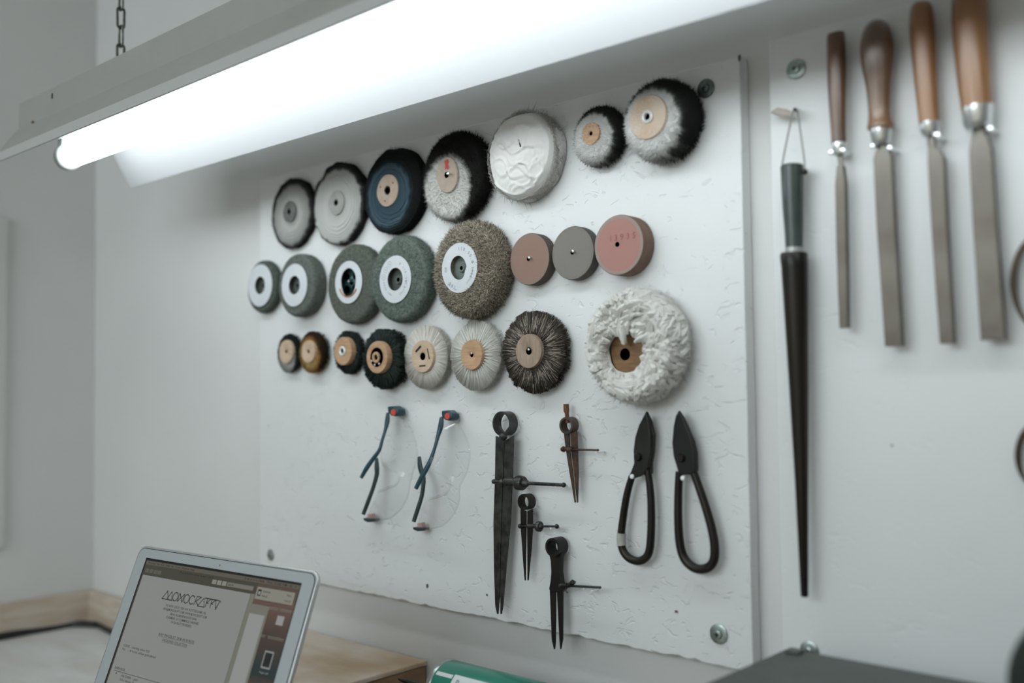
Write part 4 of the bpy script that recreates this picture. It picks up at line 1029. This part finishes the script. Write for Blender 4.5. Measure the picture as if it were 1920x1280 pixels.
pg = thing('hanging_peg', 'small peg with beige tag holding the string of the long rod', 'peg', P(1488, 206, 0))
part('peg_pin', tube([P(1490, 205, -.001), P(1490, 205, .024)], .0016, 8), DARKM, pg)
part('tag', tube([P(1446, 210, .010), P(1456, 209, .011), P(1476, 213, .012), P(1486, 214, .012)], [.0012, .0040, .0040, .0022], 10, flat=(1, .4)), mat('beige_tag', (.42, .37, .33), .7), pg, label='small beige tag')

# ------------------------------------------------------------------ outside calipers at the right edge
def calipers(label, cx, top, cy, ry, rx, tipx, tipy, wpx, m):
    c = thing('outside_calipers', label, 'calipers', P(cx, top, 0), None)
    for s_ in (-1, 1):
        pts = []; rad = []
        for a in np.linspace(0, 1, 18):
            th = PI / 2 - a * PI * .86
            x = cx + s_ * rx * math.cos(th); y = cy - ry * math.sin(th)
            pts.append(P(x, y, .008 + .003 * (s_ > 0))); rad.append(wpx / 2 * px2m(x, y, .01) * (1.0 if a < .6 else 1 - (a - .6) * 1.7))
        part('leg', tube(pts, rad, 8, flat=(1, .5)), m, c)
    q = P(cx, cy - ry, .014); part('pivot', lathe([(.009, .004), (.009, .014), (.006, .016), (0, .016)], np.array((q[0], BY, q[2])), seg=24), m, c)
    nail(cx, cy - ry + 16, .016, tb2, .002, PINWHITE)
CALM = mat('bronze_black', (.06, .042, .028), .35, .7, color2=(.03, .022, .016), scale=30)
calipers('large dark calipers with curved leg, cut by the picture edge', 1960, 440, 530, 92, 60, 1925, 610, 13, CALM)
calipers('small dark calipers with curved leg under the large pair', 1951, 790, 855, 62, 42, 1925, 905, 13, CALM)

# ------------------------------------------------------------------ fluorescent batten lamp
LX0, LX1 = -1.508, 0.05
lamp = thing('fluorescent_lamp', 'white fluorescent batten lamp with flared reflector hanging on chains', 'lamp', ((LX0 + LX1) / 2, -0.262, 1.784))
def strip(pts, x0, x1, th_dir=(0, 0, .0012)):
    V = [(x0, y, z) for y, z in pts] + [(x1, y, z) for y, z in pts]; n = len(pts)
    dy, dz = th_dir[1], th_dir[2]
    V += [(x0, y + dy, z + dz) for y, z in pts] + [(x1, y + dy, z + dz) for y, z in pts]; F = []
    for i in range(n - 1):
        F += [(i, i + 1, n + i + 1, n + i), (2 * n + i, 3 * n + i, 3 * n + i + 1, 2 * n + i + 1), (i, 2 * n + i, 2 * n + i + 1, i + 1), (n + i, n + i + 1, 3 * n + i + 1, 3 * n + i)]
    F += [(0, n, 3 * n, 2 * n), (n - 1, 3 * n - 1, 4 * n - 1, 2 * n - 1)]
    return np.array(V), F
# near wing (towards the room), far wing (towards the wall), each a bent sheet with a turned lip
nw = [(-.334, 1.743), (-.3640, 1.700), (-.3655, 1.690)]
fw = [(-.191, 1.739), (-.175, 1.711), (-.159, 1.683)]
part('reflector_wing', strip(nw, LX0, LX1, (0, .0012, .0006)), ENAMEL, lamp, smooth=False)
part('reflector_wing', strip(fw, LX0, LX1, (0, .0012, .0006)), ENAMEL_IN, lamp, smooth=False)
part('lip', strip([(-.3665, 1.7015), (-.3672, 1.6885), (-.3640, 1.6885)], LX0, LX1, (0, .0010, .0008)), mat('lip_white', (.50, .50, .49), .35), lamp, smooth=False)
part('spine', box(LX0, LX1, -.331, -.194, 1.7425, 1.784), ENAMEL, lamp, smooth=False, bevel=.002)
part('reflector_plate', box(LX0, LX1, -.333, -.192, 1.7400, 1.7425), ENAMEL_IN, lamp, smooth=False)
tm = emit_mat('tube_light', TUBE_COLOR[:3], TUBE_STRENGTH, (.8, .8, .8))
TUY, TUZ, TUR = -.262, 1.714, .0165
part('tube', lathe([(0, LX0 + .016), (TUR * .8, LX0 + .017), (TUR, LX0 + .021), (TUR, LX1 - .02), (TUR * .8, LX1 - .016), (0, LX1 - .015)], (0, TUY, TUZ), axis='x', seg=28), tm, lamp, label='glowing white tube')
for x0, x1 in ((LX0 + .001, LX0 + .015), (LX1 - .014, LX1 - .002)):
    so = lathe([(0, x0), (TUR * 1.12, x0), (TUR * 1.2, x0 + .002), (TUR * 1.2, x1 - .001), (TUR * 1.1, x1)], (0, TUY, TUZ), axis='x', seg=28)
    part('tube_holder', join(so, box(x0, x1, TUY - .012, TUY + .012, TUZ + .008, 1.7400)), mat('holder_plastic', (.40, .41, .40), .4), lamp)
# key slot and paint chips on the spine
for px_, py_, a_, b_ in ((98, 180, 1.6, 4.2),):
    c = onY(px_, py_, -.3312)
    V, F = lathe([(.0016, .0), (.0016, .0006), (0, .0006)], c, seg=14); V = (V - c) * (1, 1, 2.6) + c
    part('key_slot', (V, F), HOLE, lamp)
c = onY(60, 229, -.335); part('paint_chip', lathe([(.0025, -.002), (.002, .0004), (0, .0004)], c, seg=8), mat('chip_rust', (.18, .11, .07), .7), lamp)
# chains, each with its links, up to the ceiling
LINKM = mat('chain_steel', (.20, .21, .19), .35, .9, color2=(.12, .12, .10), scale=200)
def link_path(z, turn, x, y, h=.0150, wd=.0052):
    pts = []
    for i in range(16):
        a = 2 * PI * i / 16; u = math.cos(a) * wd; v = math.sin(a) * wd + (h - wd) * (1 if math.sin(a) >= 0 else -1)
        pts.append(Vector((x + (u if turn else 0), y + (0 if turn else u), z + v)))
    return pts
def closed_tube(pts, r, sides=7):
    n = len(pts); c = sum(pts, Vector()) / n; V = []; F = []
    nrm = (pts[1] - pts[0]).cross(pts[5] - pts[0]).normalized()
    for i, p in enumerate(pts):
        t_ = (pts[(i + 1) % n] - pts[i - 1]).normalized(); a = nrm; b = t_.cross(a).normalized()
        for s_ in range(sides): V.append(tuple(p + a * r * math.cos(2 * PI * s_ / sides) + b * r * math.sin(2 * PI * s_ / sides)))
    for i in range(n):
        for s_ in range(sides):
            j, q = (i + 1) % n, (s_ + 1) % sides; F.append((i * sides + s_, i * sides + q, j * sides + q, j * sides + s_))
    return np.array(V), F
for k, (cx_, lab_) in enumerate(((-1.333, 'steel chain of oval links holding the lamp by the corner'), (-.12, 'steel chain of oval links holding the far right end of the lamp'))):
    ch = thing('hanging_chain', lab_, 'chain', (cx_, -.262, 1.79), 'chains holding the lamp')
    z = 1.806; i = 0; shared = {}
    while z < 2.645:
        turn = i % 2 == 0
        if turn not in shared:
            o = part('chain_link', closed_tube(link_path(0, turn, cx_, -.262), .0018), LINKM, None)
            o.data.transform(Matrix.Translation((-cx_, .262, 0))); shared[turn] = o.data
        else:
            o = bpy.data.objects.new('chain_link', shared[turn]); COL.objects.link(o)
        o.parent = ch; o.location = (0, 0, z - 1.79); ORIGIN[o.name] = np.array((cx_, -.262, 1.79))
        z += .0262; i += 1
    hk = smooth_path([(cx_ - .010, -.270, 1.785), (cx_ - .010, -.268, 1.796), (cx_ - .002, -.262, 1.797), (cx_ + .004, -.262, 1.795), (cx_ + .006, -.258, 1.802), (cx_, -.262, 1.806)], 4)
    part('hook', tube(hk, .0016, 8), LINKM, ch)

# ------------------------------------------------------------------ laptop
TLc = np.array([-1.180, -.309, 1.169]); yaw = .096; tilt = .379
eU = np.array([math.cos(yaw), math.sin(yaw), 0]); bF = np.array([math.sin(yaw), -math.cos(yaw), 0])
eV = -np.array([0, 0, 1]) * math.cos(tilt) + bF * math.sin(tilt)
eN = np.cross(eU, eV); eN = eN if eN @ bF > 0 else -eN     # towards the viewer
def S(u, v, n=0.0): return TLc + eU * u / 1000 + eV * v / 1000 + eN * n / 1000
lt = thing('laptop', 'open silver laptop on the bench showing a price list document', 'laptop', TLc + eV * .222 + eU * .16)
def rrect(u0, u1, v0, v1, r, k=7):
    pts = []
    for cu, cv, a0 in ((u1 - r, v0 + r, -PI / 2), (u1 - r, v1 - r, 0), (u0 + r, v1 - r, PI / 2), (u0 + r, v0 + r, PI)):
        for i in range(k): a = a0 + PI / 2 * i / (k - 1); pts.append((cu + r * math.cos(a), cv + r * math.sin(a)))
    return pts
def slab(poly, n0, n1):
    m_ = len(poly); V = [S(u, v, n0) for u, v in poly] + [S(u, v, n1) for u, v in poly]
    F = [tuple(range(m_)), tuple(range(2 * m_ - 1, m_ - 1, -1))] + [(i, (i + 1) % m_, m_ + (i + 1) % m_, m_ + i) for i in range(m_)]
    return np.array(V), F
ALU = mat('aluminium', (.60, .60, .60), .35, .85, var=.04, scale=20)
BEZ = mat('silver_bezel', (.42, .45, .46), .3, .25)
part('lid', slab(rrect(0, 325, 0, 222, 13), -6, -.8), ALU, lt, bevel=.0016)
part('gasket', slab(rrect(2.6, 322.4, 2.6, 221, 11), -.85, -.35), mat('black_gasket', (.01, .01, .01), .6), lt)
part('bezel', slab(rrect(3.5, 321.5, 3.5, 220, 10), -.4, 0), BEZ, lt)
S_BLACK = emit_mat('screen_black', (.004, .004, .004), 1)
scr = part('screen', slab([(22, 14), (303.6, 14.5), (303.6, 193), (22, 193)], -.1, .15), S_BLACK, lt, smooth=False)
def srect(name, u0, u1, v0, v1, n, m): return part(name, slab([(u0, v0), (u1, v0), (u1, v1), (u0, v1)], n - .03, n), m, scr, smooth=False)
wm = bpy.data.materials.new('wallpaper'); wm.use_nodes = True; nt = wm.node_tree; b = nt.nodes['Principled BSDF']; b.inputs['Base Color'].default_value = (0, 0, 0, 1); b.inputs['Roughness'].default_value = .3
tc = nt.nodes.new('ShaderNodeTexCoord'); sx = nt.nodes.new('ShaderNodeSeparateXYZ'); nt.links.new(tc.outputs['Generated'], sx.inputs[0])
nz = nt.nodes.new('ShaderNodeTexNoise'); nz.inputs['Scale'].default_value = 7; mpn = nt.nodes.new('ShaderNodeMapping'); mpn.inputs['Scale'].default_value = (1, 1, 2.5)
nt.links.new(tc.outputs['Generated'], mpn.inputs[0]); nt.links.new(mpn.outputs[0], nz.inputs[0])
ma = nt.nodes.new('ShaderNodeMath'); ma.operation = 'MULTIPLY_ADD'; ma.inputs[1].default_value = .08; nt.links.new(nz.outputs['Fac'], ma.inputs[0]); nt.links.new(sx.outputs[2], ma.inputs[2])
rp = nt.nodes.new('ShaderNodeValToRGB'); nt.links.new(ma.outputs[0], rp.inputs[0]); cr = rp.color_ramp
cr.elements[0].position = 0; cr.elements[0].color = (.02, .03, .03, 1); cr.elements[1].position = 1; cr.elements[1].color = (.11, .070, .052, 1)
for p_, c_ in ((.38, (.05, .045, .04)), (.44, (.09, .055, .04)), (.48, (.015, .028, .028)), (.56, (.018, .035, .036)), (.60, (.045, .035, .028)), (.72, (.075, .045, .034)), (.88, (.15, .090, .065))):
    e_ = cr.elements.new(p_); e_.color = (*c_, 1)
nt.links.new(rp.outputs[0], b.inputs['Emission Color']); b.inputs['Emission Strength'].default_value = 0.6
srect('wallpaper', 25, 302.6, 17, 190, .2, wm)
S_OLIVE = emit_mat('screen_olive', (.045, .044, .033), 1); S_BAR = emit_mat('screen_bar', (.085, .078, .058), 1)
S_PAGE = emit_mat('screen_page', (.205, .210, .203), 1); S_LIGHT = emit_mat('screen_light', (.235, .245, .235), 1); S_FRAME = emit_mat('screen_frame', (.14, .14, .115), 1)
S_INK = emit_mat('screen_ink', (.012, .013, .012), 1); S_INK2 = emit_mat('screen_ink_soft', (.018, .019, .018), 1); S_NOTE = emit_mat('screen_note', (.20, .195, .165), 1)
srect('menu_bar', 25, 302.6, 17, 21.5, .25, S_BAR)
srect('back_window', 225, 265, 44, 190, .24, S_FRAME); srect('back_window_page', 226, 261.5, 54, 190, .28, S_LIGHT)
srect('window_frame', 25, 236.5, 21.8, 190, .32, S_OLIVE); srect('window_side', 230, 236.5, 34, 190, .36, S_FRAME)
srect('document_page', 27, 229.5, 34.3, 190, .36, S_PAGE)
for u in (29, 37.5, 46, 54): srect('toolbar_button', u, u + 7, 26.5, 31, .36, S_BAR)
for u in (159, 168, 177): srect('toolbar_button', u, u + 7.4, 26, 31, .36, S_NOTE)
srect('search_field', 186, 231, 26.2, 30.8, .36, S_FRAME)
srect('notification', 237.5, 298.5, 25.5, 38.5, .40, S_NOTE)
srect('notification_icon', 240, 245.5, 28, 35, .44, S_INK); srect('notification_icon', 241.2, 244.4, 30, 33.6, .46, S_LIGHT)
srect('desktop_icon', 281.5, 292.5, 51, 60.5, .30, S_LIGHT)
srect('desktop_picture', 278, 292, 87.5, 105, .28, S_LIGHT); srect('desktop_picture_image', 279.4, 290.6, 89, 103.5, .32, S_INK)
srect('desktop_icon', 278, 292, 121, 132, .30, S_LIGHT)
def stext(name, s, u, v, h, width=None, m=S_INK, center=None, n=.40, underline=False):
    V, F, w_ = text_geo(s, h / .7, width)
    u0 = center - w_ / 2 if center is not None else u
    gs = [(np.array([S(u0 + a, v - b_, n) for a, b_ in V]), F)]
    if underline: gs.append(slab([(u0, v + .6), (u0 + w_, v + .6), (u0 + w_, v + .9), (u0, v + .9)], n - .02, n))
    return part(name, join(*gs), m, scr, smooth=False)
stext('menu_text', 'Preview  File  Edit  View  Go  Tools  Window  Help', 30, 20.4, 2.0, 92, S_INK, n=.29)
stext('menu_text', '9 8 0 1 = 78%  Thu 12:38 PM  Q  =', 212, 20.4, 2.2, 86, S_INK, n=.29)
stext('window_title', 'Arp pricelist euros (page 1 of 4)', 96, 25.2, 1.9, 64, S_INK, n=.38)
stext('search_text', 'Search', 188, 29.7, 2.0, 9, S_INK, n=.42)
stext('notification_text', 'Updates', 248, 30.3, 2.0, 13, S_INK2, n=.46); stext('notification_text', 'Ready', 248, 35, 2.0, 10, S_INK2, n=.46)
stext('notification_text', 'Not', 287, 30.3, 2.0, 7, S_INK2, n=.46); stext('notification_text', 'Install', 285, 36, 2.0, 10, S_INK2, n=.46)
for (s_, v_, w_) in (('PO BOX 23033 | 3001 KA ROTTERDAM | NL', 64.8, 76), ('INFO@MONOCRAFFT.COM | WWW.MONOCRAFFT.COM', 69.0, 82), ('IBAN NL58ABNA0555512446', 73.2, 50), ('CHAMBER OF COMMERCE 24409482', 77.4, 61), ('VAT# NL177781302B02', 81.6, 39)):
    stext('address_line', s_, 0, v_, 2.7, w_, S_INK2, center=128)
stext('heading', 'ARP PRICELIST 2018 IN EUROS', 0, 97.3, 2.9, 67, S_INK2, center=127.5, underline=True)
stext('heading', 'ANCHORED COLLECTION', 0, 102.4, 2.9, 47, S_INK2, center=127, underline=True)
stext('body_text', 'CODE  : sterling silver 925', 35, 118, 2.5, 53, S_INK2); stext('body_text', 'YG     : 18 karat yellow gold plated', 35, 122.2, 2.5, 67, S_INK2)
stext('heading', 'EARRINGS', 33, 144, 2.8, 21, S_INK2)
srect('ruled_line', 33.5, 222, 145.6, 146.1, .40, S_INK)
stext('body_text', 'ARCHER  : pair', 50, 150.4, 2.5, 34, S_INK2); stext('body_text', 'Size: about 12 mm', 50, 154.6, 2.5, 36, S_INK2); stext('body_text', '*', 38, 151, 4, None, S_INK)
stext('icon_caption', 'logo.tif', 278, 110, 1.8, 14, S_LIGHT, n=.30)
for (u, v, w_) in ((262, 44, 18), (282, 44, 20), (262, 73, 10), (275, 73, 26)):
    srect('icon_caption', u, u + w_, v, v + .7, .30, S_FRAME); srect('icon_caption', u + 1, u + w_ - 1, v + 1.6, v + 2.2, .30, S_FRAME)
# the wordmark drawn in line strokes
def stroke(pts, closed=False, wd=.55):
    gs = []
    pts = list(pts) + ([pts[0]] if closed else [])
    for (a, b_), (c_, d_) in zip(pts[:-1], pts[1:]):
        l = math.hypot(c_ - a, d_ - b_); nx, ny = -(d_ - b_) / l * wd, (c_ - a) / l * wd; ex, ey = (c_ - a) / l * wd * .6, (d_ - b_) / l * wd * .6
        gs.append(slab([(a + nx - ex, b_ + ny - ey), (c_ + nx + ex, d_ + ny + ey), (c_ - nx + ex, d_ - ny + ey), (a - nx - ex, b_ - ny - ey)], .38, .42))
    return gs
def ell(cx_, cy_, rx, ry, a0=0, a1=2 * PI, k=18): return [(cx_ + rx * math.cos(a0 + (a1 - a0) * i / k), cy_ + ry * math.sin(a0 + (a1 - a0) * i / k)) for i in range(k + 1)]
T_, B_ = 47.5, 57.0
gs = []
gs += stroke([(79, B_), (86, T_), (92, B_)], True) + stroke([(89, B_), (95, T_), (100, B_)], True)
gs += stroke(ell(105, 52.3, 5, 4.8)) + stroke([(111, B_), (112, T_), (121, B_), (122, T_), (111, B_)])
gs += stroke(ell(128, 52.3, 5, 4.8)) + stroke(ell(139, 52.3, 5, 4.8, .7, 5.6))
gs += stroke([(145, B_), (147, T_), (156, T_), (147, 53), (154, B_)]) + stroke([(153, B_ + .5), (161, T_ + .5), (166, B_ + .5)], True)
gs += stroke([(163, T_), (190, T_)], wd=.6) + stroke([(168, B_), (168, T_), (175, T_), (168, 52.5), (172, 52.5)]) + stroke([(177, B_), (177, T_), (184, T_), (177, 52.5), (181, 52.5)])
gs += stroke([(184, T_), (188.5, B_ + .8), (192, T_), (188.5, B_ - 1)]) + stroke([(193, T_), (193.5, T_ + 1.6)])
wm_ = []
for V, F in gs:   # squeeze the drawn word to its measured width
    d = (V - TLc); u = d @ eU * 1000; u2 = 78.5 + (u - 79) * (105.5 / 114.5); wm_.append((V + np.outer((u2 - u) / 1000, eU), F))
part('wordmark', join(*wm_), S_INK, scr, smooth=False)
part('camera_dot', slab(ell(163, 9.5, .9, .9, k=12)[:-1], 0, .08), mat('camera_dot', (.02, .02, .02), .3), lt, smooth=False)
# base with keyboard
H = TLc + eV * .222; HB = H[2]
def base_pt(u, v, z): q = H + eU * (u / 1000) + bF * (v / 1000); return np.array((q[0], q[1], HB + z / 1000))
def bslab(poly, z0, z1):
    m_ = len(poly); V = [base_pt(u, v, z0) for u, v in poly] + [base_pt(u, v, z1) for u, v in poly]
    F = [tuple(range(m_)), tuple(range(2 * m_ - 1, m_ - 1, -1))] + [(i, (i + 1) % m_, m_ + (i + 1) % m_, m_ + i) for i in range(m_)]
    return np.array(V), F
bs = part('base', bslab(rrect(0, 325, 2, 224, 12), -12, -3), ALU, lt, bevel=.0015)
part('hinge', tube([base_pt(40, 1, -3), base_pt(285, 1, -3)], .0035, 12), mat('hinge_black', (.02, .02, .02), .4), lt)
part('keyboard', join(*[bslab([(20 + c_ * 19.2, 25 + r_ * 18.5), (36.5 + c_ * 19.2, 25 + r_ * 18.5), (36.5 + c_ * 19.2, 41 + r_ * 18.5), (20 + c_ * 19.2, 41 + r_ * 18.5)], -3, -1.8) for r_ in range(5) for c_ in range(15)]), mat('key_black', (.02, .02, .02), .5), bs, smooth=False)
part('trackpad', bslab(rrect(110, 215, 130, 205, 5), -3, -2.8), BEZ, bs, smooth=False)
# the low stand it rests on
z_top = HB - .012
st = thing('laptop_stand', 'low wooden stand under the laptop', 'stand', (H[0] + .15, H[1] - .1, BZ))
def world_box(u0, u1, v0, v1, z0, z1):
    V = []; 
    for u, v in ((u0, v0), (u1, v0), (u1, v1), (u0, v1)):
        q = H + eU * (u / 1000) + bF * (v / 1000); V += [(q[0], q[1], z0), (q[0], q[1], z1)]
    return np.array(V), [(0, 2, 4, 6), (1, 7, 5, 3), (0, 1, 3, 2), (2, 3, 5, 4), (4, 5, 7, 6), (6, 7, 1, 0)]
part('top_board', world_box(20, 305, 20, 210, z_top - .012, z_top - .0002), PALEWOOD, st, smooth=False, bevel=.001)
part('side_board', world_box(20, 34, 20, 210, BZ, z_top - .012), PALEWOOD, st, smooth=False); part('side_board', world_box(291, 305, 20, 210, BZ, z_top - .012), PALEWOOD, st, smooth=False)

# ------------------------------------------------------------------ things on the bench
bx = thing('wooden_box', 'closed tan wooden box standing against the wall behind the laptop', 'box', (-1.2, -.115, BZ))
part('body', box(-1.40, -.992, -.225, -.004, BZ + .0003, .990), BLOCKWOOD, bx, smooth=False, bevel=.002)
part('lid', box(-1.402, -.990, -.228, -.002, .990, .9965), BLOCKTOP, bx, smooth=False, bevel=.0018, label='worn pale wooden lid')

cb = thing('power_cable', 'black cable lying across the white bench towards the laptop', 'cable', (-1.7, -.3, BZ))
# follow the photograph's course on the bench
def onZ(px_, py_, z): r = ray(px_, py_); return CAM + r * (z - CAM[2]) / r[2]
def bp_(px_, py_, z=.012): return onZ(px_, py_, BZ + z)
cpath = []
for px_, py_ in ((-120, 1205), (-50, 1188), (0, 1174), (40, 1166), (85, 1160), (115, 1162), (150, 1168), (185, 1169), (215, 1166), (260, 1172), (330, 1200)):
    q = onY(px_, py_, -.30); cpath.append(q)
zc = BZ + .0035
cpath = [onZ(px_, py_, zc) for px_, py_ in ((-120, 1205), (-50, 1188), (0, 1175), (40, 1171), (85, 1167), (115, 1168), (150, 1172), (185, 1173), (215, 1172))]
cpath = [np.array((max(c_[0], -1.944), min(c_[1], -.024), zc)) for c_ in cpath]
cpath += [np.array((-1.60, -.08, zc)), np.array((-1.45, -.25, zc)), np.array((-1.30, -.31, zc)), np.array((-1.17, -.34, zc))]
sm_ = smooth_path(cpath, 6)
part('cord', tube(sm_, .0040, 8), mat('cable_black', (.012, .013, .012), .45), cb)
part('cord', tube([p_ + np.array((.004 * math.sin(i * .25), .0078 * math.cos(i * .22), .0015 + .003 * (1 + math.sin(i * .2)))) for i, p_ in enumerate(sm_)], .0032, 8), mat('cable_black', (.012, .013, .012)), cb)

sb = thing('wooden_crate', 'low plain crate on the bench carrying the green can', 'crate', (-.70, -.10, BZ))
CZ = .985
part('body', box(-.875, -.50, -.165, -.06, BZ + .0003, CZ), BLOCKWOOD, sb, smooth=False, bevel=.002)
cy_, cr_ = -.125, .0330; cz_ = CZ + cr_ + .0004
cpx = proj((-.84, cy_, cz_ + cr_))
cn = thing('spray_can', 'green can with white label lying on its side at the bottom edge', 'can', (-.77, cy_, cz_))
x0 = -.828
part('can_body', lathe([(cr_ * .97, x0 + .004), (cr_, x0 + .007), (cr_, x0 + .150), (cr_ * .9, x0 + .158), (cr_ * .55, x0 + .163)], (0, cy_, cz_), axis='x', seg=56), mat('can_green', (.006, .20, .13), .3, .1, var=.15, scale=20, coat=.3), cn)
part('rim', lathe([(cr_ * .80, x0 + .001), (cr_ * .97, x0 - .001), (cr_ * 1.01, x0 + .001), (cr_ * 1.01, x0 + .005), (cr_ * .98, x0 + .007)], (0, cy_, cz_), axis='x', seg=56), mat('can_rim', (.42, .43, .42), .3, .9), cn, label='grey metal rim')
part('cap', lathe([(cr_ * .5, x0 + .160), (cr_ * .5, x0 + .185), (cr_ * .4, x0 + .19), (0, x0 + .19)], (0, cy_, cz_), axis='x', seg=32), mat('can_rim', (.42, .43, .42)), cn)
def can_patch(xa, xb, a0, a1, r_, k=14):
    V = []; F = []
    for i in range(k + 1):
        a = a0 + (a1 - a0) * i / k
        for x in (xa, xb): V.append((x, cy_ - r_ * math.sin(a), cz_ + r_ * math.cos(a)))
    for i in range(k): F.append((2 * i, 2 * i + 1, 2 * i + 3, 2 * i + 2))
    return np.array(V), F
lb = part('paper_label', can_patch(x0 + .036, x0 + .135, .62, 2.0, cr_ * 1.006), mat('can_label', (.62, .64, .64), .45), cn, label='white label')
part('stripe', can_patch(x0 + .009, x0 + .034, .66, .80, cr_ * 1.006), mat('can_label', (.6, .6, .6)), cn)
tv, tf, tw = text_geo('Best 2', .011)
part('label_print', (np.array([(x0 + .042 + a, cy_ - cr_ * 1.012 * math.sin(1.02 - b_ / cr_), cz_ + cr_ * 1.012 * math.cos(1.02 - b_ / cr_)) for a, b_ in tv]), tf), INK, lb, smooth=False)

pen = thing('pen', 'black pen with pointed tip poking out beside the wooden box', 'pen', (-.93, -.15, CZ))
pa = onZ(746, 1272, CZ + .0060); pb = pa + np.array((.13, -.003, -.0012))
part('barrel', tube([pa + (pb - pa) * s_ for s_ in (.07, .14, .3, .96, 1)], [.0025, .0038, .0043, .0043, .0032], 14), mat('pen_black', (.012, .012, .012), .25), pen)
part('tip', tube([pa, pa + (pb - pa) * .03, pa + (pb - pa) * .08], [.0005, .0016, .0027], 12), mat('pen_black', (.01, .01, .01)), pen)

hs = thing('metal_cabinet', 'dark grey metal cabinet on the bench under the files', 'cabinet', (-.2, -.25, BZ))
GM = mat('grey_hammered_metal', (.095, .105, .096), .5, .3, color2=(.078, .088, .078), scale=30, bump=.0003, bscale=400)
part('body', box(-.440, .30, -.48, -.058, BZ + .0003, 1.108), GM, hs, smooth=False, bevel=.003)
part('top_plate', box(-.443, .303, -.483, -.055, 1.108, 1.114), GM, hs, smooth=False, bevel=.0015)
part('drawer', box(-.43, -.08, -.490, -.482, .93, 1.09), GM, hs, smooth=False, bevel=.002); part('drawer', box(-.06, .29, -.490, -.482, .93, 1.09), GM, hs, smooth=False, bevel=.002)
part('latch', box(-.438, -.424, -.072, -.058, 1.114, 1.1165), GM, hs, smooth=False, bevel=.001)
gd = thing('round_tin', 'dark green round tin standing on the metal cabinet at the right edge', 'tin', (-.10, -.25, 1.114))
rt = .055; q = onY(1908, 1262, -.22)
gc = np.array((q[0] + rt * .97, -.20, 1.1142 + rt))
part('tin_body', lathe([(0, 0), (rt * .96, 0), (rt, .003), (rt, .037), (rt * .96, .04), (rt * .85, .0405), (0, .0405)], gc, seg=60), mat('tin_green', (.03, .045, .038), .4, .4, var=.3, scale=30), gd)
gd.location = gd.location
